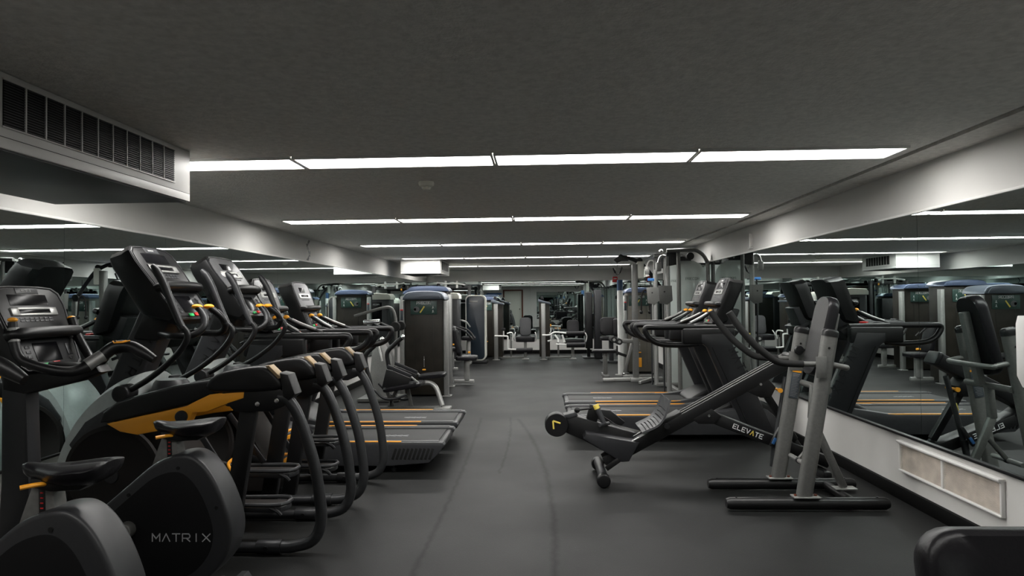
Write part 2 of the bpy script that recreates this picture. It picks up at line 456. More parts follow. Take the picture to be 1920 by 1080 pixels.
# ceiling lights
lt = thing('ceiling_light', '', 'ceiling light', (0, 0, 0))
fr = MB()
for sy in (-1, 1): fr.box((0, sy * .146, ZC + .004 - .01), (1.205, .018, .02), .002)
for sx in (-1, 1): fr.box((sx * .598, 0, ZC + .004 - .01), (.014, .305, .02), .002)
fr.box((0, 0, ZC + .05), (1.19, .29, .02), .002)
fr.build('frame', 'trim_white', lt)
MB().box((0, 0, ZC + .006), (1.178, .272, .006), .001, seg=1).build('diffuser', 'diffuser', lt)
ROWN = ['added dim fill', 'nearest', 'second', 'third', 'fourth', 'farthest']
COLN = ['left end', 'left of centre', 'right of centre', 'right end']
first = True
for r, y in enumerate(LY):
    for c in range(4):
        lab = f'recessed fluorescent ceiling light, {COLN[c]} section of the {ROWN[r]} row'
        loc = ((LXS[c] + LXS[c + 1]) / 2, y, 0)
        if first: lt.location = loc; lt['label'] = lab; lt['group'] = 'ceiling lights'; first = False
        else: dup(lt, loc, None, lab, 'ceiling lights')

for o in list(bpy.data.objects):        # added unseen row over the camera, dim fill for surfaces facing it
    if o.name.startswith('ceiling_light') and abs(o.location.y - LY[0]) < .01:
        for ch in o.children:
            if ch.name.startswith('diffuser'):
                ch.data = ch.data.copy(); ch.data.materials[0] = M['diffuser_fill']
# metal duct boxes under the ceiling on the left
def duct(y0, y1, gy0, gy1, n, label, cm, x0=-2.80, x1=-2.0):
    t = thing('ceiling_duct', label, 'air duct', ((x0 + x1) / 2, (y0 + y1) / 2, 1.995)); cx, cy = (x0 + x1) / 2, (y0 + y1) / 2
    W_, L_ = x1 - x0, y1 - y0
    b = MB(); b.box((0, 0, (ZC - 1.995) / 2 + .02), (W_, L_, ZC - 1.995 - .048), .002)
    b.build('casing', cm, t)
    b = MB(); b.box((0, 0, .022), (W_, L_, .042), .002); b.build('lower_lip', cm, t)
    MB().box((0, 0, .045), (W_ - .001, L_ - .001, .006), 0).build('lip_seam', 'void', t)
    b = MB(); b.box((0, 0, -.002), (W_ - .03, L_ - .03, .006), .001); b.build('bottom_panel', 'graphite', t)
    g = MB(); g.box((W_ / 2 + .0, (gy0 + gy1) / 2 - cy, 2.166 - 1.995), (.006, gy1 - gy0, .175), .001); gv = g.build('grille', 'void', t)
    g = MB(); st = (gy1 - gy0) / n
    for k in range(1, n): g.box((W_ / 2 + .005, gy0 + st * k - cy, 2.166 - 1.995), (.008, .007, .178), .001)
    for z in (-.09, .09): g.box((W_ / 2 + .004, (gy0 + gy1) / 2 - cy, 2.166 - 1.995 + z), (.008, gy1 - gy0 + .01, .006), .001)
    g.build('grille_divider', cm, gv)
    g = MB()
    for k in range(17):
        z = 2.166 - 1.995 - .082 + k * .01025
        g.box((W_ / 2 + .0035, (gy0 + gy1) / 2 - cy, z), (.006, gy1 - gy0, .0032), 0)
    g.build('louvre', 'grille_dark', gv)
    return t
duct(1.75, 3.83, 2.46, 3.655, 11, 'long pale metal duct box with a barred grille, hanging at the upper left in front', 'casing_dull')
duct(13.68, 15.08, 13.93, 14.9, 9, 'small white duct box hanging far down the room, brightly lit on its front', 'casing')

# smoke detectors
def detector(x, y, label):
    t = thing('smoke_detector', label, 'smoke detector', (x, y, ZC))
    MB().lathe([(.055, 0), (.058, -.012), (.052, -.03), (.038, -.036)], (0, 0, 0), 'z', 28).build('base', 'offwhite', t)
    b = MB().lathe([(.03, -.034), (.032, -.048), (.026, -.056), (.004, -.058)], (0, 0, 0), 'z', 20)
    b.build('sensor_dome', 'offwhite', t)
    b = MB()
    for k in range(8):
        a = k * PI / 4; b.box((.0325 * math.cos(a), .0325 * math.sin(a), -.042), (.006, .006, .008), .001)
    b.build('sensor_slot', 'white_plastic', t)
detector(-.82, 4.95, 'round white smoke detector on the ceiling just behind the nearest light row')
detector(-.77, 14.3, 'small smoke detector on the ceiling far off between the last two light rows')

# vent in the right kick wall
t = thing('wall_vent', 'white framed double louvred air vent low on the right wall under the mirror', 'air vent', (XR, 4.355, .302))
f = MB()
for z in (-.094, .094): f.box((-.014, 0, z), (.03, 1.06, .014), .004)
for y in (-.523, .523, .02): f.box((-.012, y, 0), (.024, .016 if abs(y) > .1 else .022, .19), .003)
f.box((-.02, 0, .104), (.044, 1.07, .016), .005)
f.build('frame', 'trim_white', t)
for a, b_ in ((-.515, .009), (.031, .515)):
    g = MB(); g.box((-.003, (a + b_) / 2, 0), (.004, b_ - a, .175), 0)
    for k in range(24):
        z = -.085 + k * .0074
        g.box((-.011, (a + b_) / 2, z), (.010, b_ - a, .0035), 0, Matrix.Rotation(math.radians(28), 3, 'Y'))
    g.build('louvre_panel', 'grille_tan', t)
# small bracket on the right beam and peeling patch on the left beam
t = thing('wall_bracket', 'small grey metal bracket fixed to the right wall above the mirror', 'bracket', (XR, 8.15, 2.08))
MB().box((-.010, 0, .02), (.02, .05, .15), .004).build('plate', 'casing', t)
MB().cyl((-.03, -.02, -.06), (-.03, -.02, .10), .010).box((-.015, 0, -.075), (.045, .10, .012), .003).build('pipe', 'casing', t)
b = MB()
random.seed(3)
z = 2.25
pts = []
while z > 1.99:
    b.box((XL + .002, 9.05 + .05 * math.sin(z * 31) + random.uniform(-.012, .012), z), (.004, random.uniform(.02, .075), .022), .0008, seg=1); z -= .018
o = tag(b.build('peeling_patch', 'graphite'), 'dark crack of peeling paint on the left wall above the mirror', 'crack')

# ------------------------------------------------------------------ consoles shared by the cardio machines
def console(parent, top, bot, back_top, back_bot, w, style):
    """top/bot = (x,z) of the face; the face looks towards +x"""
    tx, tz = top; bx, bz = bot
    v = Vector((tx - bx, 0, tz - bz)); H = v.length; v.normalize(); u = Vector((0, 1, 0)); n = u.cross(v)   # n to +x
    O = Vector((bx, 0, bz))
    def P(a, c, d=0): return O + u * (a * w) + v * (c * H) + n * d     # a -.5...5, c 0..1
    R = Matrix((u, v, n)).transposed()
    def pbox(mb, a, c, wa, hc, dpt, off=0, bev=.003): return mb.box(P(a, c, off), (wa * w, hc * H, dpt), bev, R)
    m4 = R.to_4x4(); m4.translation = O
    face = [(-.36, 0), (.36, 0), (.43, .06), (.5, .78), (.47, .92), (.38, .985), (.2, 1.0), (-.2, 1.0), (-.38, .985), (-.47, .92), (-.5, .78), (-.43, .06)]
    # housing: face outline joined to a smaller back outline
    b = MB(); t = b.b
    bv = Vector((back_top[0] - back_bot[0], 0, back_top[1] - back_bot[1]))
    rings = []
    for dep, k in ((-.004, .94), (0, .985), (-.015, 1.0), (-.05, 1.0)):
        rings.append([t.verts.new(P(a * k, .5 + (c - .5) * k, 0 if dep == -.004 else dep)) for a, c in face])
    Ob = Vector((back_bot[0], 0, back_bot[1]))
    for q, k in ((.75, .93), (1.0, .80)):
        ring = []
        for a, c in face:
            pb = Ob + u * (a * k * w) + bv * (c)
            pf = P(a, c, -.05)
            ring.append(t.verts.new(pf.lerp(pb, q)))
        rings.append(ring)
    for i in range(len(rings) - 1):
        for k in range(len(face)):
            t.faces.new((rings[i][k], rings[i][(k + 1) % len(face)], rings[i + 1][(k + 1) % len(face)], rings[i + 1][k]))
    t.faces.new(rings[0]); t.faces.new(rings[-1][::-1])
    hs = b.build('console_housing', 'black', parent)
    # rim line
    b = MB(); b.tube([P(a * .93, .5 + (c - .5) * .95, .001) for a, c in face + face[:1]], .0035, 6, 1)
    b.build('rim', 'graphite', hs)
    up = {'dark': 'black', 'light': 'face_grey'}[style]  # grey variant: lamp reflection on the glossy panel put into its colour
    b = MB(); b.prism([(a * .88 * w, (.5 + (c - .5) * .92) * H) for a, c in face if c > .3] + [(-.40 * w, .40 * H), (.40 * w, .40 * H)], .0015, .0035, .0008, 'xy')
    b.xform(m4); b.build('upper_panel', up, hs)
    pbox(MB(), 0, .20, .74, .30, .004, .002, .001).build('lower_panel', 'charcoal' if style == 'dark' else 'charcoal_light', hs)
    if style == 'dark':
        pbox(MB(), 0, .93, .30, .07, .004, .004, .002).build('badge', 'charcoal_light', hs)
        b = MB(); text(b, 'MATRIX', P(-.075, .918, .0065), u, v, .0105, .95); b.build('lettering', 'letter_white', hs)
        pbox(MB(), -.02, .82, .52, .13, .003, .0035, .001).build('screen', 'black_gloss', hs)
    else:
        pbox(MB(), -.02, .81, .30, .10, .003, .004, .001).build('screen', 'black_gloss', hs)
    b = MB()
    for dy in (.715, .645): pbox(b, 0, dy, .62, .025, .010, .006, .002)
    for dx in (-.26, .26): pbox(b, dx, .68, .10, .095, .010, .006, .002)
    b.build('media_bracket', 'silver' if style == 'dark' else 'white_plastic', hs)
    pbox(MB(), 0, .68, .42, .045, .008, .003, .001).build('media_display', 'black_gloss', hs)
    b = MB()
    for r in range(2 if style == 'dark' else 1):
        for k in range(7): pbox(b, -.2 + k * .066, .60 - r * .03, .05, .02, .003, .004, .0008)
    b.build('keypad', 'charcoal_light' if style == 'dark' else 'graphite', hs)
    # reading shelf
    b = MB(); b.tube([P(-.45, .41, .0), P(-.42, .40, .035), P(-.2, .395, .05), (P(.2, .395, .05)), P(.42, .40, .035), P(.45, .41, 0)], .026, 12, 4, 1.0)
    b.box(P(0, .41, .018), (w * .82, .04, .035), .008, R)
    b.build('reading_shelf', 'black', hs)
    pbox(MB(), -.03, .20, .34, .22, .003, .005, .001).build('lower_screen', 'black_gloss', hs)
    b = MB()
    for sx in (-1, 1):
        for r in range(4): pbox(b, sx * .28, .10 + r * .055, .06, .03, .004, .005, .001)
    b.build('side_key', 'graphite', hs)
    pbox(MB(), -.10, .055, .11, .035, .006, .006, .002).build('start_button', 'green', hs)
    pbox(MB(), .03, .06, .09, .04, .010, .007, .003).build('stop_button', 'red', hs)
    b = MB(); b.box(P(.28, .20, .006), (.03, .05, .002), .0005, R); b.build('display_tile', 'graphite', hs)  # plain graphite tile beside the lower screen
    return hs

# ------------------------------------------------------------------ treadmill; rear end at x=0, front at x=-2.1
def make_treadmill(style, label, loc, rz, group):
    t = thing('treadmill', label, 'treadmill', loc, rz, group)
    b = MB()
    b.prism([(-.03, .235), (-.10, .10), (-.13, .075), (-.45, .07), (-2.0, .07), (-2.08, .10), (-2.1, .20), (-1.95, .235)], -.34, .34, .012)
    b.build('deck', 'black', t)
    for s in (-1, 1):
        y0, y1 = sorted((s * .29, s * .385))
        b = MB().prism([(0, .232), (-.015, .252), (-.06, .256), (-1.25, .256), (-1.32, .262), (-1.55, .30), (-1.75, .33), (-1.98, .31), (-2.08, .22), (-2.1, .12), (-2.02, .06), (-.45, .06), (-.13, .085), (-.06, .15), (-.012, .21)], y0, y1, .012)
        sr = b.build('side_rail', 'charcoal_light', t)
        yy = s * .3865
        g = MB()
        for k in range(10):
            x = -.105 - k * .034
            g.bar((x - .02, yy, .115), (x + .012, yy, .205), .004, .020, .0015)
        g.build('vent_slot', 'void', sr)
        MB().box((-.60, s * .34, .258), (1.1, .06, .004), .0015).build('foot_rail_tread', 'charcoal_light', sr)
        g = MB().bar((-.36, s * .365, .2585), (-1.35, s * .365, .2585), .022, .008, .002); g.build('orange_strip', 'orange', sr)
    MB().box((-.82, 0, .236), (1.50, .56, .012), .005).build('running_belt', 'belt', t)
    b = MB()
    for k in range(4): text(b, 'V', (-.42 - k * .055, -.05, .2425), (0, 1, 0), (1, 0, 0), .05, 1, .9, .2, .0006)
    b.build('belt_mark', 'letter_grey', t)
    b = MB().cyl((-.05, -.29, .205), (-.05, .29, .205), .034, seg=24, bev=.004); b.build('rear_roller', 'black', t)
    # motor hood
    b = MB().prism(soft([(-1.42, .235), (-1.48, .30), (-1.62, .37), (-1.80, .40), (-1.98, .385), (-2.09, .30), (-2.12, .14), (-2.06, .08), (-1.5, .08)]), -.30, .30, .03, seg=3)
    b.build('motor_hood', 'black', t)
    for s in (-1, 1):
        y0, y1 = sorted((s * .30, s * .395))
        b = MB().prism([(-1.80, .06), (-1.71, .20), (-1.40, .93), (-1.34, .98), (-1.34, 1.06), (-1.62, 1.07), (-1.66, .94), (-1.97, .26), (-2.04, .10), (-1.98, .05)], y0, y1, .015)
        up = b.build('upright', 'charcoal', t)
        g = MB(); y2 = s * .396; aa = Vector((-1.98, 0, .26)); bb = Vector((-1.66, 0, .94))
        g.bar((-1.80, y2, .12), (-1.445, y2, .93), .003, .008, .001); g.build('seam', 'void', up)
        g = MB(); dr = (Vector((-1.66, 0, .94)) - Vector((-1.98, 0, .26))).normalized()
        # letters run down the upright
        if s > 0:
            text(g, 'MATRIX', (-1.605, y2 + .001, .90), -dr, Vector((-dr.z, 0, dr.x)), .075, 1.15, .72, .15)
        else:
            text(g, 'MATRIX', (-1.535, y2 - .001, .90), -dr, Vector((dr.z, 0, -dr.x)), .075, 1.15, .72, .15)
        g.build('lettering', 'letter_dark', up)
        h = MB(); yc = s * .345
        h.box((-1.42, yc, 1.04), (.52, .085, .16), .02, seg=3)
        h.tube([(-1.68, yc, 1.125), (-1.3, yc, 1.13), (-.95, yc, 1.13), (-.82, yc, 1.132), (-.795, yc, 1.115), (-.80, yc, 1.08), (-.85, yc, 1.01), (-.95, yc, .965), (-1.15, yc, .952), (-1.32, yc, .965)], .028, 12, 5)
        hr = h.build('handrail', 'black', t)
        MB().tube([(-.86, yc, 1.150), (-1.05, yc, 1.152), (-1.28, yc, 1.152)], .018, 10, 3, .6).build('grip_cover', 'graphite', hr)
        # curved control grip with orange tip
        g = MB().tube([(-1.22, s * .26, 1.135), (-1.31, s * .22, 1.175), (-1.40, s * .17, 1.215), (-1.50, s * .13, 1.275)], .019, 12, 5)
        g.tube([(-1.22, s * .30, 1.10), (-1.33, s * .24, 1.15), (-1.45, s * .22, 1.13), (-1.55, s * .27, 1.09)], .020, 12, 5)
        gr = g.build('control_grip', 'black', t)
        MB().tube([(-1.27, s * .225, 1.17), (-1.37, s * .178, 1.214), (-1.46, s * .142, 1.262)], .0145, 10, 3).build('pulse_sensor', 'silver', gr)
        MB().ball((-1.505, s * .128, 1.285), .024, (1.2, .9, .8)).build('grip_tip', 'orange', gr)
    MB().prism([(-1.42, 1.0), (-1.30, 1.08), (-1.32, 1.13), (-1.62, 1.14), (-1.75, 1.08), (-1.66, .98)], -.31, .31, .02).build('cross_bar', 'black', t)
    MB().box((-1.37, 0, 1.15), (.05, .12, .02), .008).build('stop_switch', 'red', t)
    b = MB().prism([(-1.50, 1.05), (-1.70, 1.05), (-1.80, 1.30), (-1.66, 1.33)], -.16, .16, .02); b.build('console_neck', 'charcoal', t)
    console(t, (-1.685, 1.635), (-1.50, 1.155), (-1.84, 1.60), (-1.66, 1.17), .50, style)
    for x, y in ((-.44, .30), (-.44, -.30), (-1.95, .30), (-1.95, -.30)):
        MB().cyl((x, y, 0), (x, y, .03), .022, seg=14).cyl((x, y, .03), (x, y, .08), .012, seg=10).build('levelling_foot', 'charcoal', t)
    # power cord and safety key clip
    MB().tube([(-1.38, .02, 1.16), (-1.30, .05, 1.10), (-1.32, .10, .95), (-1.42, .10, 1.05)], .003, 6, 5).build('safety_cord', 'red', t)
    return t
t1 = make_treadmill('light', 'black treadmill on the left with orange edge strips, nearer of the two left ones', (-.795, 5.985, 0), 0, 'treadmills')
dup(t1, (-.795, 6.925, 0), 0, 'black treadmill on the left with orange edge strips, farther one, beside the weight bench', 'treadmills')
t3 = make_treadmill('dark', 'black treadmill facing the right mirror, directly behind the inclined rail trainer', (.262, 7.265, 0), PI, 'treadmills')
dup(t3, (.262, 8.215, 0), PI, 'black treadmill facing the right mirror, farther one, in front of the cable tower', 'treadmills')

# ------------------------------------------------------------------ elliptical; rear loops at x=0, front at x=-1.7
def make_elliptical(style, label, loc, group):
    t = thing('elliptical_trainer', label, 'elliptical trainer', loc, 0, group)
    for s in (-1, 1):
        y = s * .30
        b = MB().tube([(-.275, y, .88), (-.215, y, .855), (-.153, y, .745), (-.08, y, .52), (-.046, y, .33), (-.038, y, .18), (-.085, y, .078), (-.20, y, .042), (-.30, y, .040)], .032, 14, 6)
        lg = b.build('rear_leg', 'graphite', t)
        b = MB().cyl((-.28, y, .040), (-.40, y, .040), .038, seg=18, bev=.004).cyl((-.38, y, .036), (-1.62, y, .034), .030, seg=16)
        b.cyl((-.262, y, .040), (-.285, y, .040), .040, seg=18)
        fb = b.build('floor_rail', 'charcoal', t)
        MB().cyl((-.34, y - .041, .040), (-.34, y + .041, .040), .014, seg=12).build('rail_bolt', 'black', fb)
        b = MB().bar((-.44, s * .27, .90), (-.575, s * .27, .07), .055, .10, .012); b.build('support_post', 'black', t)
        b = MB().prism([(-.60, .94), (-.28, .945), (-.20, .875), (-.235, .83), (-.31, .80), (-.52, .80), (-.58, .86)], *sorted((s * .275, s * .325)), .006)
        pl = b.build('hinge_plate', 'black', t)
        for x, z in ((-.385, .845), (-.275, .862)):
            MB().cyl((x, s * .325, z), (x, s * .338, z), .014, seg=14, bev=.003).build('hinge_bolt', 'steel', pl)
        b = MB().prism(soft([(-.68, .955), (-.64, 1.005), (-.55, 1.035), (-.40, 1.058), (-.325, 1.055), (-.255, .985), (-.235, .935), (-.30, .915), (-.62, .905), (-.67, .925)], 1), *sorted((s * .235, s * .345)), .022, seg=3)
        pd = b.build('rail_cover', 'black', t)
        MB().prism([(-.255, 1.02), (-.205, 1.01), (-.165, .90), (-.205, .865), (-.235, .885)], *sorted((s * .232, s * .350)), .010).build('cover_end', 'black', pd)
        MB().prism([(-.335, 1.058), (-.315, 1.061), (-.245, .993), (-.262, .985)], *sorted((s * .27, s * .347)), .002).build('cover_stripe', 'tan', pd)
        b = MB().prism([(-.62, .985), (-.88, .945), (-1.05, .905), (-1.20, .86), (-1.28, .80), (-1.30, .74), (-1.20, .745), (-1.0, .79), (-.80, .835), (-.62, .90)], *sorted((s * .245, s * .325)), .016, seg=3)
        am = b.build('guide_arm', 'black', t)
        b = MB().prism([(-1.26, .735), (-1.0, .79), (-.80, .832), (-.66, .90), (-.46, .915), (-.465, .875), (-.56, .845), (-.68, .80), (-.76, .795), (-.80, .715), (-.92, .70), (-1.08, .672), (-1.18, .69)], *sorted((s * .252, s * .327)), .008)
        b.build('orange_skirt', 'orange', am)
        MB().cyl((-.82, s * .25, .775), (-.82, s * .345, .775), .035, seg=20, bev=.008).build('guide_roller', 'charcoal', am)
        # side disc
        b = MB().lathe([(.02, s * .225), (.285, s * .225), (.292, s * .235), (.285, s * .250), (.262, s * .254), (.255, s * .249), (.05, s * .250)], (-1.275, 0, .425), 'y', 48)
        dc = b.build('flywheel_disc', 'black_matte', t)
        MB().lathe([(.045, s * .250), (.042, s * .258), (.005, s * .260)], (-1.275, 0, .425), 'y', 28).build('hub_cap', 'charcoal', dc)
        # swinging handlebar
        y2 = s * .285
        b = MB().tube([(-.865, y2, 1.30), (-.81, y2, 1.24), (-.835, y2, 1.165), (-.92, y2, 1.072), (-1.05, y2 * .97, .975), (-1.18, y2 * .94, .905)], .0175, 12, 6)
        hb = b.build('moving_handlebar', 'black', t)
        MB().tube([(-1.015, y2, 1.632), (-.99, y2, 1.60), (-.95, y2, 1.53), (-.905, y2, 1.42), (-.86, y2, 1.315), (-.835, y2, 1.265)], .021, 12, 6, radii=[.012, .024, .023, .021, .020, .019]).build('foam_grip', 'charcoal', hb)
        MB().cyl((-1.19, s * .20, .90), (-1.19, s * .315, .90), .050, seg=24, bev=.012).build('pivot_cover', 'black', hb)
        # pedal
        dz, dx = (.0, .0) if s < 0 else (.125, -.055)
        yp = s * .14
        out = [(-.655 + dx, yp - .055), (-.64 + dx, yp - .075), (-.36 + dx, yp - .09), (-.30 + dx, yp - .075), (-.275 + dx, yp - .03), (-.275 + dx, yp + .03), (-.30 + dx, yp + .075), (-.36 + dx, yp + .09), (-.64 + dx, yp + .075), (-.655 + dx, yp + .055)]
        b = MB().prism(out, .205 + dz, .235 + dz, .008, 'xy')
        b.tube([(x, y_, .25 + dz) for x, y_ in out + out[:1]], .012, 8, 1)
        b.tube([(-.36 + dx, yp - .085, .235 + dz), (-.32 + dx, yp - .082, .215 + dz), (-.30 + dx, yp - .075, .19 + dz)], .012, 8, 3)
        pe = b.build('pedal', 'charcoal', t)
        MB().box((-.47 + dx, yp, .238 + dz), (.32, .13, .006), .002).build('pedal_mat', 'black_matte', pe)
        b = MB().tube([(-.66 + dx, yp - .06, .235 + dz), (-.69 + dx, yp - .055, .285 + dz), (-.665 + dx, yp - .03, .315 + dz), (-.63 + dx, yp, .318 + dz), (-.61 + dx, yp + .02, .30 + dz)], .010, 8, 5)
        b.box((-.655 + dx, yp, .262 + dz), (.02, .13, .045), .006)
        b.build('toe_clip', 'orange', pe)
        MB().bar((-.62 + dx, yp + s * .04, .21 + dz), (-1.20, s * .20, .42 + dz * .6), .035, .045, .008).build('pedal_arm', 'black', t)
        MB().bar((-.80, s * .215, .70), (-.52 + dx, s * .215, .27 + dz), .014, .035, .004).build('link_bar', 'charcoal', t)
    # silver shell round the front
    outer = [(-1.19, 1.00), (-1.30, .965), (-1.38, .910), (-1.46, .83), (-1.535, .725), (-1.60, .59), (-1.645, .45), (-1.66, .30), (-1.645, .17), (-1.60, .09)]
    inner = [(-1.54, .09), (-1.575, .20), (-1.585, .31), (-1.57, .44), (-1.53, .56), (-1.46, .665), (-1.37, .745), (-1.28, .80), (-1.19, .83)]
    outer = soft(outer, 2, False); inner = soft(inner, 2, False)
    n = len(outer)
    b = MB(); bm_ = b.b; NY = 9; rings = []
    for i in range(n):
        a = Vector((outer[i][0], 0, outer[i][1])); c_ = Vector((inner[n - 1 - i if n - 1 - i < len(inner) else -1][0], 0, inner[n - 1 - i if n - 1 - i < len(inner) else -1][1]))
        ring = []
        for j in range(NY):
            y = -.235 + .47 * j / (NY - 1); bulge = 1 - (abs(y) / .235) ** 3
            p = a.lerp(c_, .28 * (1 - bulge)); ring.append(bm_.verts.new((p.x, y, p.z)))
        for j in range(NY - 1, -1, -1):
            y = -.235 + .47 * j / (NY - 1); ring.append(bm_.verts.new((c_.x, y, c_.z)))
        rings.append(ring)
    for i in range(n - 1):
        for k in range(len(rings[0])):
            k2 = (k + 1) % len(rings[0]); bm_.faces.new((rings[i][k], rings[i][k2], rings[i + 1][k2], rings[i + 1][k]))
    bm_.faces.new(rings[0]); bm_.faces.new(rings[-1][::-1])
    b.build('front_shell', 'silver_shell', t)
    b = MB().prism([(-1.20, .86), (-1.31, .81), (-1.44, .73), (-1.535, .60), (-1.50, .55), (-1.43, .66), (-1.33, .70), (-1.22, .72)], -.245, .245, .01)
    b.build('shell_trim', 'charcoal_light', t)
    MB().prism([(-1.56, .06), (-1.60, .3), (-1.5, .6), (-1.3, .78), (-1.1, .80), (-.95, .60), (-.78, .30), (-.70, .12), (-.70, .06)], -.19, .19, .02).build('body_shroud', 'black_matte', t)
    # mast
    b = MB().prism([(-1.50, .74), (-1.30, .74), (-1.20, .98), (-1.04, 1.33), (-1.20, 1.40), (-1.36, 1.05)], -.085, .085, .02, seg=3)
    ms = b.build('mast', 'charcoal', t)
    g = MB(); dr = Vector((.32, 0, .59)).normalized()
    text(g, 'MATRIX', (-1.165, -.087, 1.24), -dr, Vector((dr.z, 0, -dr.x)), .055, 1.4, .75, .14)
    g.build('lettering', 'black', ms)
    MB().lathe([(.14, .74), (.13, .80), (.10, .93), (.085, .95)], (-1.06, 0, 0), 'z', 28).build('mast_collar', 'charcoal', t)
    # fixed handlebar with pulse grips
    for s in (-1, 1):
        b = MB().tube([(-1.12, s * .03, 1.24), (-1.05, s * .12, 1.232), (-.95, s * .19, 1.222), (-.84, s * .175, 1.225), (-.79, s * .14, 1.27), (-.80, s * .10, 1.33), (-.855, s * .075, 1.385)], .020, 12, 6)
        hb = b.build('fixed_handlebar', 'black', t)
        MB().tube([(-.788, s * .128, 1.285), (-.798, s * .108, 1.325), (-.825, s * .09, 1.36)], .0215, 12, 3).build('pulse_sensor', 'graphite', hb)
        MB().ball((-.862, s * .073, 1.392), .026, (1.25, .95, .6)).build('grip_tip', 'orange', hb)
    MB().prism([(-1.24, 1.20), (-1.08, 1.19), (-1.0, 1.32), (-1.16, 1.40)], -.11, .11, .015).build('console_neck', 'black', t)
    console(t, (-1.215, 1.765), (-.895, 1.315), (-1.345, 1.70), (-1.14, 1.34), .50, style)
    MB().box((-1.62, 0, .04), (.08, .60, .07), .02).build('front_foot', 'charcoal', t)
    return t
e1 = make_elliptical('dark', 'nearest elliptical trainer with a black console, orange strips and silver front shell', (-1.20, 4.105, 0), 'elliptical trainers')
make_elliptical('light', 'second elliptical trainer, the one with lamp reflection painted grey on its console face, between the first and the treadmills', (-1.20, 5.03, 0), 'elliptical trainers')

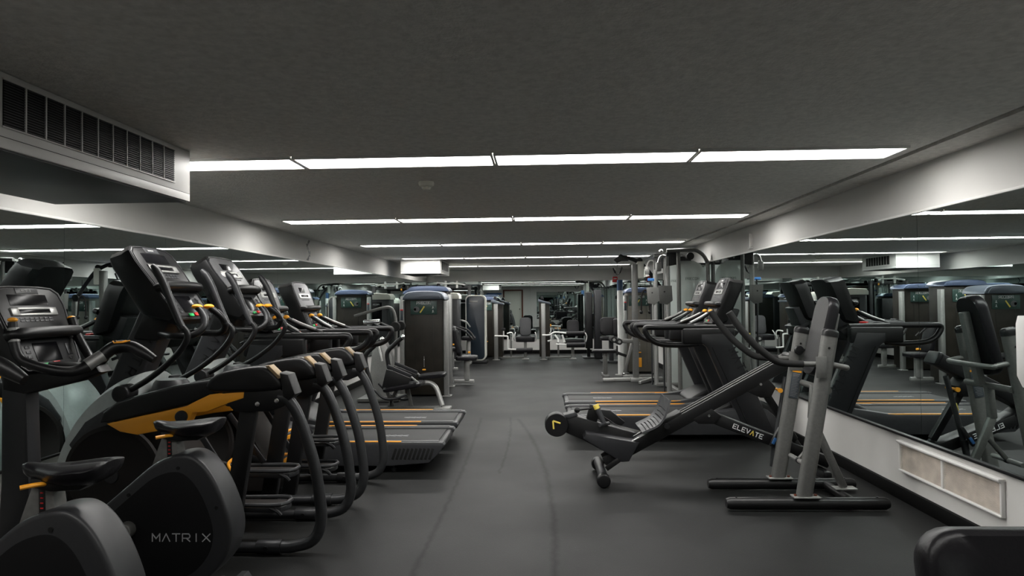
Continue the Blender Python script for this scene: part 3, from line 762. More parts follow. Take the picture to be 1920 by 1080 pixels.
# ------------------------------------------------------------------ upright exercise bike; saddle at x=0
def make_bike(label, loc, group):
    t = thing('exercise_bike', label, 'exercise bike', loc, 0, group)
    out = [(-.52, .30), (-.47, .42), (-.38, .49), (-.22, .625), (-.136, .695), (-.06, .728), (.0, .737), (.04, .73), (.085, .70), (.13, .645), (.175, .56), (.212, .457), (.222, .38), (.205, .30), (.165, .235), (.10, .17), (0, .13), (-.35, .12), (-.48, .18)]
    out = soft(out)
    cx, cz = -.13, .40
    inn = [(cx + (x - cx) * .80 - .01, cz + (z - cz) * .80 - .01) for x, z in out]
    b = MB().prism(out, -.082, .082, .018, seg=3); sh = b.build('shroud', 'shroud_grey', t)
    for s in (-1, 1):
        sp = MB().prism(inn, *sorted((s * .076, s * .0845)), .003).build('side_panel', 'panel_black', sh)
        for x, z in ((-.245, .555), (-.02, .675), (.155, .50)):
            MB().cyl((x, s * .078, z), (x, s * .086, z), .008, seg=12).build('screw_hole', 'void', sh)
        g = MB()
        if s < 0: text(g, 'MATRIX', (-.135, -.085, .352), (1, 0, 0), (0, 0, 1), .033, 1.38, 1.02, .13, .001)
        else: text(g, 'MATRIX', (.125, .085, .352), (-1, 0, 0), (0, 0, 1), .033, 1.38, 1.02, .13, .001)
        g.build('lettering', 'letter_grey', sp)
        # crank and pedal
        z1 = -1 if s < 0 else 1
        c0 = Vector((-.245, s * .115, .405)); c1 = c0 + Vector((-.045, 0, -.155)) * (1 if s < 0 else -1)
        b = MB().cyl((c0.x, s * .08, c0.z), (c0.x, s * .13, c0.z), .036, seg=24, bev=.006)
        b.bar(c0 + (c0 - c1) * .05, c1, .022, .046, .010); b.cyl(c1 + Vector((0, -.012, 0)), c1 + Vector((0, .012, 0)), .024, seg=16)
        ck = b.build('crank_arm', 'rig_grey', t)
        MB().cyl((c0.x, s * .128, c0.z), (c0.x, s * .134, c0.z), .013, seg=6).build('crank_bolt', 'charcoal', ck)
        yo = s * .20
        b = MB().box((c1.x, yo, c1.z), (.10, .09, .024), .008).cyl((c1.x, s * .14, c1.z), (c1.x, s * .24, c1.z), .008)
        pe = b.build('pedal', 'black', t)
        MB().tube([(c1.x - .045, yo - .045, c1.z), (c1.x - .04, yo - .03, c1.z + .06), (c1.x - .03, yo + .03, c1.z + .06), (c1.x - .045, yo + .045, c1.z)], .008, 8, 4, .4).build('pedal_strap', 'charcoal', pe)
    # seat post
    b = MB().prism([(-.175, .66), (-.035, .66), (-.055, .80), (-.125, .80)], -.032, .032, .006); po = b.build('seat_post', 'rig_grey', t)
    b = MB().bar((-.085, -.033, .685), (-.088, -.033, .795), .003, .022, .001); sc = b.build('height_scale', 'black', po)
    b = MB()
    for k in range(6): b.box((-.086, -.0355, .695 + k * .017), (.010, .002, .004), 0)
    b.build('scale_mark', 'red', sc)
    MB().tube([(-.06, -.03, .81), (-.085, -.07, .815), (-.115, -.095, .812)], .011, 10, 4, .7).build('height_lever', 'orange', t)
    # saddle: nose to -x, two rear lobes
    b = MB(); rings = []
    for i in range(25):
        u = i / 24; x = -.175 + .30 * u
        k = min(1, u / .70); hw = .026 + .080 * (k * k * (3 - 2 * k)); th = .030 + .030 * k
        e = 1.0
        if u < .10: e = math.sqrt(max(.02, 1 - ((.10 - u) / .10) ** 2))
        if u > .80: e = math.sqrt(max(.02, 1 - ((u - .80) / .20) ** 2))
        hw *= .25 + .75 * e
        top = .868 + .020 * max(0, (u - .45) / .55) ** 1.3 + .010 * max(0, (.2 - u) / .2) - .010 * (1 - e)
        ring = []
        for q in range(24):
            a = 2 * PI * q / 24; y = math.cos(a) * hw; sn = math.sin(a)
            if sn >= 0: z = top - .018 * (1 - sn) * e - .016 * math.exp(-(y / .014) ** 2) * max(0, min(1, (u - .3) * 3)) * e
            else: z = top - .018 * e + sn * th * (.35 + .65 * e)
            ring.append(b.b.verts.new((x + (.02 * abs(y) / .1 if u > .8 else 0), y, z)))
        rings.append(ring)
    for i in range(24):
        for q in range(24): b.b.faces.new((rings[i][q], rings[i][(q + 1) % 24], rings[i + 1][(q + 1) % 24], rings[i + 1][q]))
    b.b.faces.new(rings[0][::-1]); b.b.faces.new(rings[-1])
    b.box((-.04, 0, .812), (.16, .07, .03), .012)
    sd = b.build('saddle', 'vinyl', t)
    b = MB().prism([(-.12, .80), (-.05, .785), (.05, .79), (.09, .81), (.08, .83), (-.12, .83)], -.05, .05, .01); b.build('saddle_base', 'black', sd)
    # mast, base
    MB().prism([(-.90, .10), (-.72, .10), (-.735, .60), (-.755, 1.14), (-.87, 1.14), (-.87, .60)], -.045, .045, .015).build('mast', 'charcoal', t)
    MB().bar((-.95, 0, .075), (.14, 0, .075), .09, .07, .012).build('base_beam', 'black', t)
    for x in (-.93, .13):
        b = MB().prism([(x - .05, .0), (x + .05, .0), (x + .04, .05), (x + .015, .085), (x - .015, .085), (x - .04, .05)], -.28, .28, .012)
        b.build('stabiliser', 'graphite', t)
    MB().prism([(.02, .11), (.10, .13), (.19, .09), (.19, .06), (.02, .06)], -.11, .11, .012).build('rear_cover', 'charcoal', t)
    # handlebars
    b = MB()
    b.tube([(-.695, -.195, 1.335), (-.685, -.20, 1.26), (-.655, -.205, 1.18), (-.59, -.20, 1.145), (-.50, -.175, 1.118), (-.455, -.12, 1.118), (-.41, -.06, 1.155), (-.36, -.015, 1.208), (-.29, 0, 1.212), (-.235, 0, 1.187), (-.175, 0, 1.152)], .021, 14, 6, radii=[.018, .020, .021, .021, .022, .024, .027, .030, .028, .028, .018])
    b.tube([(-.695, .18, 1.345), (-.67, .18, 1.27), (-.635, .175, 1.21), (-.58, .15, 1.15), (-.52, .10, 1.13), (-.46, .04, 1.135), (-.41, 0, 1.165)], .021, 14, 6)
    hb = b.build('handlebar', 'black', t)
    for s, x in ((-1, -.695), (1, -.695)):
        MB().ball((x, s * (.195 if s < 0 else .18), 1.345), .021, (.9, 1, .5)).build('grip_tip', 'orange', hb)
        MB().tube([(x + .004, s * (.197 if s < 0 else .18), 1.31), (x + .012, s * (.20 if s < 0 else .18), 1.25)], .0225, 12, 1).build('pulse_sensor', 'silver', hb)
    MB().tube([(-.435, -.088, 1.135), (-.392, -.042, 1.176)], .0290, 14, 1).build('pulse_sensor', 'silver', hb)
    g = MB(); c3 = Vector((-.325, -.012, 1.2415))
    for rr_ in (.040, .024):
        hx = [c3 + Vector((math.cos(k * PI / 3) * rr_, math.sin(k * PI / 3) * rr_ * .62, -.35 * abs(math.sin(k * PI / 3)) * rr_ * .62 - .08 * max(0, -math.cos(k * PI / 3)) * rr_)) for k in range(7)]
        g.tube(hx, .0028, 6, 1)
    g.build('grip_emblem', 'orange', hb)
    MB().prism([(-.86, 1.02), (-.76, 1.0), (-.50, 1.06), (-.40, 1.10), (-.42, 1.13), (-.70, 1.15), (-.86, 1.14)], -.05, .05, .015).build('handlebar_stem', 'black', t)
    MB().bar((-.80, 0, 1.10), (-.78, 0, 1.26), .16, .10, .02).build('console_neck', 'black', t)
    console(t, (-.80, 1.50), (-.645, 1.115), (-.93, 1.46), (-.80, 1.14), .46, 'dark')
    return t
bk = make_bike('upright exercise bike with its console in view, between the nearest bike and the first elliptical', (-1.60, 3.08, 0), 'exercise bikes')
dup(bk, (-1.58, 2.26, 0), 0, 'nearest upright exercise bike, saddle and rounded black shroud at the bottom left', 'exercise bikes')

# ------------------------------------------------------------------ inclined rail rowing trainer
t = thing('rail_trainer', 'black inclined rail trainer with sliding ribbed seat, low flywheel and white lettering on its strut', 'rail trainer', (1.2, 5.45, 0))
A = Vector((-.70, 0, .125)); Bv = Vector((.745, 0, .915)); dr = (Bv - A).normalized(); nn = Vector((-dr.z, 0, dr.x)); ang = math.atan2(dr.z, dr.x)
RM = Matrix.Rotation(-ang, 3, 'Y')
def RP(s_, y=0, n=0): return A + dr * s_ + Vector((0, y, 0)) + nn * n
L_ = (Bv - A).length
b = MB()
for y in (-.066, .066): b.box(RP(L_ / 2, y, .012), (L_, .030, .095), .006, RM)
b.box(RP(L_ / 2, 0, -.018), (L_, .12, .035), .004, RM)
rl = b.build('rail', 'black', t)
b = MB()
for y in (-.044, .044): b.box(RP(L_ / 2 + .25, y, .046), (L_ - .55, .008, .008), .002, RM)
b.build('track_strip', 'silver', rl)
b = MB().box(RP(L_ + .015, 0, .012), (.05, .17, .11), .02, RM); b.build('end_stop', 'black', rl)
for y in (-.065, .065): MB().box(RP(.30 if y < 0 else .33, y, .0605), (.06, .024, .003), .001, RM).build('warning_sticker', 'white_plastic', rl)
MB().box(RP(.36, 0, .045), (.20, .095, .012), .004, RM).build('low_cover', 'charcoal_light', rl)
# seat
def seatf(u, v):
    x = -.05 + u * .30; y = (v - .5) * (.42 - .06 * abs(u - .45)) * (1 - .25 * max(0, u - .8) * 4 * abs(v - .5))
    z = .045 + .11 * u ** 2.2 + .010 * math.cos((v - .5) * 7) + .02 * (abs(v - .5) * 2) ** 3 + .012 * math.cos(u * 6)
    return RP(.42 + x * 1.0, y, .045 + z)
b = MB().grid(seatf, 22, 15, .014); st = b.build('seat', 'charcoal_light', t)
g = MB()
for i in range(8):
    for j in range(9):
        p = seatf(.12 + i * .095, .18 + j * .08) ; q = seatf(.12 + i * .095 + .02, .18 + j * .08)
        g.ball(p + nn * .001, .0055, (1.5, .8, .5), 6)
g.build('grip_hole', 'void', st)['kind'] = 'stuff'
MB().box(RP(.60, 0, .06), (.22, .15, .04), .008, RM).build('seat_carriage', 'black', t)
for y in (-.10, .10): MB().cyl(RP(.56, y - .012, .04), RP(.56, y + .012, .04), .022, seg=16).build('carriage_roller', 'charcoal', t)
# low cross foot
b = MB().cyl((-.735, -.25, .075), (-.735, .25, .075), .035, seg=20)
ft = b.build('front_foot', 'charcoal', t)
for y in (-.27, .27): MB().cyl((-.735, y - .035, .055), (-.735, y + .035, .055), .052, seg=24, bev=.012).build('foot_roller', 'black', ft)
for y in (-.10, .10): MB().bar((-.70, y, .10), (-.60, y, .17), .02, .04, .004).build('foot_bracket', 'black', ft)
# flywheel arm
b = MB().prism([(-1.03, .36), (-1.02, .47), (-.93, .485), (-.55, .375), (-.36, .325), (-.50, .17), (-.62, .155), (-.86, .285)], .06, .24, .012)
ar = b.build('flywheel_arm', 'black', t)
MB().prism([(-.87, .33), (-.85, .37), (-.44, .300), (-.52, .155), (-.58, .15)], -.10, .075, .008).build('step_panel', 'charcoal', ar)
b = MB().lathe([(.02, .03), (.088, .03), (.095, .04), (.095, .13), (.088, .14), (.02, .14)], (-1.075, 0, .415), 'y', 36); fw = b.build('flywheel', 'black', t)
g = MB(); g.bar((-1.105, .026, .45), (-1.045, .026, .43), .005, .012, .001).bar((-1.105, .026, .45), (-1.10, .026, .385), .005, .012, .001); g.build('chevron_emblem', 'yellow', fw)
MB().prism([(-1.04, .485), (-.93, .515), (-.90, .485), (-.98, .46)], .05, .18, .01).build('flywheel_guard', 'charcoal_light', fw)
# foot plates and handle
b = MB().prism([(-.93, .36), (-.72, .50), (-.62, .49), (-.50, .39), (-.60, .30), (-.75, .28)], .28, .36, .008); b.build('foot_plate', 'black', t)
b = MB().bar((-.80, .10, .42), (-.76, .10, .56), .05, .09, .008); b.build('handle_post', 'black', t)
b = MB().cyl((-.76, .02, .565), (-.70, .0, .43), .022, .018, seg=18).cyl((-.74, -.03, .425), (-.66, .05, .425), .015, seg=12); gp = b.build('pull_handle', 'charcoal_light', t)
MB().cyl((-.765, .022, .577), (-.752, .018, .545), .0235, seg=18).build('handle_band', 'yellow', gp)
MB().cyl((-.79, .08, .54), (-.89, .06, .532), .008, seg=10).ball((-.91, .06, .53), .024).build('adjust_knob', 'black', t)
MB().cyl((-.70, .22, .46), (-.36, .12, .24), .004, seg=8).build('cable', 'black', t)
# strut with lettering
b = MB().bar((.06, 0, .515), (1.02, 0, .135), .15, .085, .010)
sb = b.build('strut', 'black', t)
d2 = (Vector((1.02, 0, .135)) - Vector((.06, 0, .515))).normalized(); v2 = Vector((-d2.z, 0, d2.x))
o_ = Vector((.06, -.0765, .515)) + d2 * .245 - v2 * .016
g = MB(); text(g, 'ELEVATE', o_, d2, v2, .033, 1.08, .74, .17, .001, skip=None if False else 4)
g.build('lettering', 'letter_white', sb)
g = MB(); text(g, 'ELEVATE', o_, d2, v2, .033, 1.08, .74, .17, .001, only=4); g.build('accent_letter', 'yellow', sb)
MB().prism([(-.02, .48), (.12, .56), (.20, .50), (.14, .44), (.02, .44)], -.085, .085, .008).build('strut_bracket', 'black', t)
for x, z in ((.10, .505), (.50, .745)): MB().cyl((x, -.092, z), (x, -.080, z), .010, seg=12).build('bolt', 'steel', t)
MB().prism([(.40, .69), (.56, .79), (.62, .72), (.58, .64), (.50, .64)], -.08, .08, .008).build('leg_bracket', 'black', t)
b = MB().bar((.54, 0, .70), (.78, 0, .30), .055, .055, .010).bar((.78, 0, .30), (.90, 0, .10), .04, .04, .008); b.build('rear_leg', 'black', t)
b = MB().cyl((.64, -.10, .70), (.64, .04, .70), .010, seg=10).lathe([(.010, -.115), (.018, -.115), (.018, -.098), (.010, -.098)], (.64, 0, .70), 'y', 16); b.build('pull_pin', 'orange', t)
b = MB().bar((.96, -.18, .06), (.96, .30, .06), .07, .07, .02); b.build('rear_foot', 'black', t)
b = MB().cyl((.70, -.06, .80), (.60, -.10, .30), .020, seg=14).cyl((.60, -.10, .32), (.57, -.11, .12), .028, .022, seg=14); pk = b.build('telescoping_leg', 'graphite', t)
MB().bar((.662, -.125, .60), (.650, -.130, .545), .03, .004, .001).build('yellow_sticker', 'yellow', pk)
MB().bar((.63, -.125, .42), (.55, -.14, .28), .03, .03, .008).build('release_lever', 'black', pk)
MB().bar((.585, -.152, .345), (.56, -.156, .30), .012, .022, .003).build('blue_lever_tip', 'blue', pk)

# ------------------------------------------------------------------ dip and knee raise tower
t = thing('dip_stand', 'grey steel dip stand with black foam handles and a tall black back pad', 'dip stand', (1.85, 4.87, 0))
for s in (-1, 1):
    y = s * .245
    b = MB().tube([(-.625, y, .048), (-.60, y, .048), (.41, y, .048), (.435, y, .048)], .041, 16, 1, radii=[.030, .041, .041, .030])
    bt = b.build('base_tube', 'black', t)
    for x in (-.56, .36): MB().cyl((x, y, .086), (x, y, .092), .008, seg=10).build('end_screw', 'charcoal', bt)
    b = MB(); p0 = Vector((-.115, y, .09)); p1 = Vector((.075, y, 1.165)); dd = (p1 - p0).normalized()
    sec = rrect(.105, .062, .030, 5)
    xx = Vector((1, 0, 0)); xx = (xx - dd * xx.dot(dd)).normalized(); yy = Vector((0, 1, 0))
    r0 = [b.b.verts.new(p0 + xx * a + yy * c) for a, c in sec]; r1 = [b.b.verts.new(p1 + xx * a + yy * c) for a, c in sec]
    for k in range(len(sec)): b.b.faces.new((r0[k], r0[(k + 1) % len(sec)], r1[(k + 1) % len(sec)], r1[k]))
    b.b.faces.new(r0[::-1]); b.b.faces.new(r1)
    up = b.build('upright', 'rig_grey', t)
    b = MB(); rr = []
    for h, k in ((-.015, 1.06), (.012, 1.06), (.026, .95), (.034, .7)):
        rr.append([b.b.verts.new(p1 + dd * h + xx * a * k + yy * c * k) for a, c in sec])
    for i in range(3):
        for k in range(len(sec)): b.b.faces.new((rr[i][k], rr[i][(k + 1) % len(sec)], rr[i + 1][(k + 1) % len(sec)], rr[i + 1][k]))
    b.b.faces.new(rr[0][::-1]); b.b.faces.new(rr[-1])
    b.build('end_cap', 'black', up)
    b = MB().box((-.105, y, .093), (.175, .085, .010), .003); fl = b.build('foot_flange', 'silver', up)
    for x in (-.17, -.04): MB().cyl((x, y, .098), (x, y, .108), .011, seg=6).build('flange_bolt', 'wood_brown', fl)
    MB().cyl((.055, y - .034, 1.075), (.055, y - .031, 1.075), .008, seg=12).build('bolt_hole', 'void', up)
    # handle
    hz = 0.0
    b = MB().tube([(-.585, y, 1.318), (-.525, y, 1.225), (-.43, y, 1.11), (-.345, y, 1.035), (-.27, y, .985), (-.19, y, .972), (-.105, y, .969)], .0235, 14, 6)
    hd = b.build('foam_handle', 'foam', t)
    MB().tube([(-.12, y, .969), (0.03, y, .965), (.12, y, .955), (.165, y, .945)], .0185, 14, 3).build('handle_bar', 'rig_grey', hd)
    MB().bar((0.0, y - s * .0 - .037, 1.02), (0.0, y - .037, .88), .006, .07, .002).build('handle_plate', 'rig_grey', hd)
MB().tube([(.165, -.245, .945), (.19, -.20, .94), (.19, .20, .94), (.165, .245, .945)], .0185, 12, 5).build('rear_bar', 'rig_grey', t)
MB().cyl((.22, -.24, .045), (.22, .24, .045), .032, seg=16).build('cross_tube', 'black', t)
p0 = Vector((.05, 0, .88)); p1 = Vector((.175, 0, 1.40)); dd = (p1 - p0).normalized(); xx = Vector((dd.z, 0, -dd.x))
for k, (off, m_, nm) in enumerate(((0, 'vinyl', 'back_pad'), )):
    b = MB(); o2 = rrect(.245, .56, .09, 6)
    tb = bmesh.new(); rings = []
    for h, kk in ((-.038, .93), (-.030, .98), (-.012, 1.0), (.012, 1.0), (.030, .98), (.038, .93)):
        rings.append([b.b.verts.new((p0 + p1) / 2 + Vector((0, 1, 0)) * a * kk + dd * c * (1 - (1 - kk) * .45) + xx * h) for a, c in o2])
    n = len(o2)
    for i in range(5):
        for q in range(n): b.b.faces.new((rings[i][q], rings[i][(q + 1) % n], rings[i + 1][(q + 1) % n], rings[i + 1][q]))
    b.b.faces.new(rings[0][::-1]); b.b.faces.new(rings[-1]); tb.free()
    pd = b.build(nm, m_, t)
MB().bar((.115, 0, .80), (.215, 0, 1.30), .06, .05, .008).build('pad_post', 'rig_grey', t)
MB().cyl((.06, -.245, .79), (.06, .245, .79), .022, seg=14).build('pad_crossbar', 'rig_grey', t)
b = MB().bar((.06, 0, .80), (.04, 0, .56), .05, .05, .01).bar((.04, 0, .57), (.25, 0, .085), .045, .05, .01); b.build('rear_brace', 'rig_grey', t)
MB().box((.255, 0, .083), (.15, .085, .010), .003).build('brace_flange', 'silver', t)
b = MB().cyl((-.055, -.155, .275), (-.055, .155, .275), .017, seg=14); b.build('foot_peg', 'silver', t)
MB().cyl((-.055, -.012, .275), (-.055, .012, .275), .021, seg=16).build('peg_collar', 'charcoal', t)
MB().bar((-.055, 0, .275), (.10, 0, .46), .03, .03, .006).build('peg_arm', 'rig_grey', t)
b = MB().lathe([(.008, 0), (.030, .002), (.034, .012), (.034, .028), (.022, .034)], (.035, .245, 1.03), 'y', 20); b.xform(Matrix.Translation((0, -.07, 0))); b.cyl((.02, .19, 1.03), (.08, .19, 1.03), .009, seg=10)
b.build('adjust_knob', 'black', t)
# warning label on far upright
yl = .245 - .032; P0 = Vector((-.048, yl, .44)) ; dd = (Vector((.075, 0, 1.165)) - Vector((-.115, 0, .09))).normalized(); xx = Vector((dd.z, 0, -dd.x)); q = Vector((-.115, 0, .09))
RU = Matrix((xx, Vector((0, 1, 0)), dd)).transposed()
def UP(h, a=0, off=0): v = q + dd * h + xx * a; return (v.x, yl - .0015 - off, v.z)
lb = MB().box(UP(.70), (.066, .002, .205), .0005, RU).build('warning_label', 'label_dark', t)
MB().box(UP(.795, 0, .001), (.066, .002, .014), .0004, RU).build('label_band', 'orange', lb)
g = MB()
for k in range(15): g.box(UP(.775 - k * .0115, -.003 * (k % 3), .0012), (.050 - .006 * (k % 3), .001, .004 if k > 1 else .008), 0, RU)
g.build('label_print', 'face_grey', lb)

# ------------------------------------------------------------------ padded bench at the lower right
t = thing('padded_bench', 'black padded back rest of a bench, cut off at the bottom right corner', 'bench', (1.36, 1.52, 0))
def pad(mb, cx, cy, cz, w_, l_, h_, r=.07, puff=.012):
    o2 = rrect(w_, l_, r, 6); n = len(o2); rings = []
    for z, kk in ((-h_ / 2, .94), (-h_ / 2 + .006, .985), (-h_ / 4, 1), (h_ / 4, 1), (h_ / 2 - .012, .985), (h_ / 2, .94), (h_ / 2 + puff * .7, .7), (h_ / 2 + puff, .35)):
        rings.append([mb.b.verts.new((cx + a * kk, cy + c * kk, cz + z)) for a, c in o2])
    for i in range(len(rings) - 1):
        for q_ in range(n): mb.b.faces.new((rings[i][q_], rings[i][(q_ + 1) % n], rings[i + 1][(q_ + 1) % n], rings[i + 1][q_]))
    mb.b.faces.new(rings[0][::-1]); mb.b.faces.new(rings[-1]); return mb
b = MB(); pad(b, 0, 0, 0, .56, .42, .085, .075, .010); b.xform(Matrix.Translation((-.25, .0, .685)) @ Matrix.Rotation(math.radians(78), 4, 'X')); b.build('back_pad', 'vinyl', t)
b = MB(); pad(b, 0, 0, 0, .42, .40, .08, .07); b.xform(Matrix.Translation((-.20, .34, .44))); b.build('seat_pad', 'vinyl', t)
MB().bar((-.22, -.02, .60), (-.22, .14, .38), .06, .04, .006).build('pad_support', 'rig_grey', t)
MB().bar((-.20, .34, .40), (-.20, .30, .04), .07, .09, .01).build('bench_post', 'rig_grey', t)
for y in (-.10, .62): MB().bar((-.45, y, .035), (.08, y, .035), .07, .07, .015).build('bench_foot', 'black', t)
MB().bar((-.20, -.10, .045), (-.20, .62, .045), .06, .05, .008).build('bench_base', 'rig_grey', t)

# ------------------------------------------------------------------ wipes stand beside the right wall
t = thing('wipes_dispenser', 'white sanitising wipes stand at the right picture edge with a blue and white bag', 'wipes dispenser', (2.372, 3.345, 0))
MB().lathe([(.02, 0), (.097, 0), (.097, .012), (.03, .03)], (0, 0, 0), 'z', 28).build('base_plate', 'charcoal', t)
MB().cyl((0, .02, .02), (0, .02, .98), .014, seg=14).build('pole', 'silver', t)
b = MB().prism([(-.055, .965), (.055, .965), (.08, 1.02), (.08, 1.27), (.07, 1.31), (-.07, 1.31), (-.08, 1.27), (-.08, 1.02)], -.055, .055, .012); hd = b.build('dispenser_case', 'white_plastic', t)
g = MB().box((0, -.057, 1.135), (.14, .003, .05), .001); lb = g.build('label_band', 'blue', hd)
g = MB(); text(g, 'Purell', (-.062, -.0585, 1.118), (1, 0, 0), (0, 0, 1), .034, .62, .45, .15, .001); g.build('lettering', 'letter_white', lb)
g = MB(); text(g, 'WIPE', (-.03, -.057, 1.075), (1, 0, 0), (0, 0, 1), .014, 1, .62, .14, .001); g.build('small_lettering', 'blue', hd)
b = MB().lathe([(.06, .02), (.075, .05), (.090, .25), (.093, .26)], (0, 0, 0), 'z', 24); b.build('bin', 'white_plastic', t)
random.seed(5)
def bag(u, v):
    a = u * 2 * PI; r = (.088 + .010 * math.sin(a * 5 + v * 3) + .006 * math.sin(a * 11)) * (1 - .3 * v ** 2)
    return Vector((r * math.cos(a), r * math.sin(a), .20 + .11 * v + .015 * math.sin(a * 3 + 2 * v)))
MB().grid(bag, 49, 10, .003).build('bin_bag', 'plastic_bag', t)

# ------------------------------------------------------------------ selector machines with a weight tower
def tower(t, w_, d_, h, cap, panel, ch=.10, cols=True, placard=True):
    """tower seen from -y; local centre x=0, front y=0, back y=d_"""
    b = MB().box((0, d_ / 2, (h - ch + .05) / 2), (w_ - .16, d_ - .04, h - ch + .01), .015); sh = b.build('weight_shroud', panel, t)
    b = MB()
    b.box((-.14, -.0 + .019, h * .44), (.004, .004, h * .7), .001).box((.14, .019, h * .44), (.004, .004, h * .7), .001)
    b.build('shroud_seam', 'black', sh)
    if cols:
        for s in (-1, 1):
            b = MB().prism([(x + s * (w_ / 2 - .04), y + .05) for x, y in rrect(.075, .12, .03, 4)], .012, h - .15, .003, 'xy')
            cl = b.build('column', 'silver', t)
            MB().box((s * (w_ / 2 - .03), .05, .006), (.13, .17, .012), .004).cyl((s * (w_ / 2 + .01), -.01, .012), (s * (w_ / 2 + .01), -.01, .025), .012, seg=8).build('foot_plate', 'silver', cl)
        MB().box((-(w_ / 2 - .04), -.0115, h - .36), (.045, .003, .17), .001).build('caution_label', 'label_dark', t)
        MB().box((-(w_ / 2 - .04), -.0135, h - .285), (.045, .003, .02), .001).build('caution_stripe', 'red', t)
    # rounded cap
    wc = w_ - .10; b = MB()
    pr = [(-wc / 2, h - ch), (-wc / 2 + .004, h - ch * .72), (-wc / 2 + .05, h - ch * .2), (-wc / 4, h - .004), (0, h), (wc / 4, h - .004), (wc / 2 - .05, h - ch * .2), (wc / 2 - .004, h - ch * .72), (wc / 2, h - ch)]
    b.prism(pr[:1] + soft(pr[1:-1], 2, False) + pr[-1:], -.02, d_ + .02, .02, seg=3); cp = b.build('cap', cap, t)
    b = MB().prism([(x * .82, h - ch * .92 + (z - h + ch) * .72) for x, z in pr], -.028, -.018, .004); b.build('cap_recess', cap, cp)
    if placard:
        MB().box((0, .012, h - .255), (.40, .012, .205), .006).build('placard', 'placard', t)
        g = MB(); text(g, 'PRECOR', (-.105, .0055, h - .20), (1, 0, 0), (0, 0, 1), .036, 1.0, .72, .24, .001)
        g.build('lettering', 'letter_white', t)
        g = MB().bar((-.055, .004, h - .33), (.01, .004, h - .235), .004, .020, .001); g.build('yellow_slash', 'yellow', t)
        g = MB()
        for zz in (-.25, -.31):
            g.ball((.14, .004, h + zz + .012), .008, (1, .3, 1), 8).bar((.14, .004, h + zz), (.13, .004, h + zz - .02), .003, .008, .001).bar((.14, .004, h + zz), (.155, .004, h + zz - .015), .003, .006, .001)
        g.build('figure_icon', 'white_plastic', t)
        g = MB().lathe([(.040, .003), (.044, .003), (.044, .006), (.040, .006)], (-.11, 0, h - .28), 'y', 20).lathe([(.018, .003), (.022, .003), (.022, .006), (.018, .006)], (-.13, 0, h - .28), 'y', 16)
        g.build('body_diagram', 'face_grey', t)
    # selector pin
    MB().cyl((.0, .018, .44), (.0, .018, .60), .006, seg=8).ball((0, .014, .55), .010, seg=8).build('selector_cable', 'steel', t)
    MB().box((0, .005, .40), (.055, .03, .022), .01).build('selector_pin', 'orange', t)
def legs_and_seat(t, w_, d_, sx=1):
    """padded seat with frame standing on the side sx of a tower"""
    x = sx * (w_ / 2 + .22)
    MB().bar((sx * w_ / 2, d_ * .5, .06), (x + sx * .12, d_ * .5, .06), .07, .06, .01).build('base_rail', 'silver', t)
    MB().bar((x, d_ * .5, .06), (x, d_ * .5, .42), .07, .09, .01).build('seat_post', 'silver', t)
    b = MB(); pad(b, x, d_ * .5, .46, .36, .34, .07, .06); b.build('seat', 'vinyl', t)
    b = MB(); pad(b, 0, 0, 0, .50, .32, .07, .07); b.xform(Matrix.Translation((x - sx * .17, d_ * .5, .75)) @ Matrix.Rotation(math.radians(90 - 12 * sx), 4, 'Y')); b.build('back_rest', 'vinyl', t)
    for s in (-1, 1):
        MB().tube([(x - sx * .15, d_ * .5 + s * .22, .98), (x, d_ * .5 + s * .24, .92), (x + sx * .12, d_ * .5 + s * .2, .78)], .016, 10, 5).build('grip', 'black', t)
    MB().box((x + sx * .05, d_ * .5 - .10, .56), (.04, .03, .03), .006).build('seat_lever', 'orange', t)

def machine(label, cat, loc, w_, d_, h, cap, panel, group=None, seat=1, **k):
    t = thing('weight_machine', label, cat, loc, 0, group); tower(t, w_, d_, h, cap, panel, **k)
    if seat: legs_and_seat(t, w_, d_, seat)
    return t
m1 = machine('nearest weight machine on the left, brown tower with a blue-grey cap and a green placard', 'weight machine', (-1.745, 10.20, 0), .74, .50, 1.585, 'cap_grey', 'panel_brown', 'weight machines', seat=0, ch=.135)
MB().box((.0, .40, .06), (.6, .1, .08), .01).build('base_rail', 'silver', m1)
machine('second weight machine on the left, blue cap showing just above the nearest tower', 'weight machine', (-1.87, 11.36, 0), .80, .50, 1.69, 'cap_blue', 'panel_brown', 'weight machines', seat=1)
machine('weight machine with a blue cap near the left wall under the far duct box', 'weight machine', (-2.40, 13.55, 0), .78, .5, 1.68, 'cap_blue', 'panel_brown', 'weight machines', seat=1)
t = thing('weight_machine', 'weight machine with a rounded cream white cap, behind the left row of towers', 'weight machine', (-2.27, 16.4, 0), 0, 'weight machines')
b = MB().prism(rrect(.70, .50, .10, 4), .05, 1.50, .01, 'xy'); b.build('weight_shroud', 'charcoal_light', t)
MB().box((0, -.252, 1.15), (.30, .01, .55), .006).build('front_panel', 'black_gloss', t)
b = MB().prism([(-.36, 1.49), (-.36, 1.57), (-.31, 1.63), (0, 1.65), (.31, 1.63), (.36, 1.57), (.36, 1.49)], -.27, .27, .02); b.build('cap', 'cap_white', t)
MB().box((0, -.05, .03), (.76, .6, .06), .01).build('base_plate', 'silver', t)
g = MB(); text(g, 'PRECOR', (-.09, -.259, 1.36), (1, 0, 0), (0, 0, 1), .03, .95, .68, .18, .001); g.build('lettering', 'letter_white', t)
for s in (-1, 1):
    MB().tube([(.36, s * .12, .98), (.44, s * .12, .96), (.60, s * .12 - .02, .86)], .013, 8, 3).ball((.61, s * .12 - .02, .855), .018).build('lever', 'silver', t)
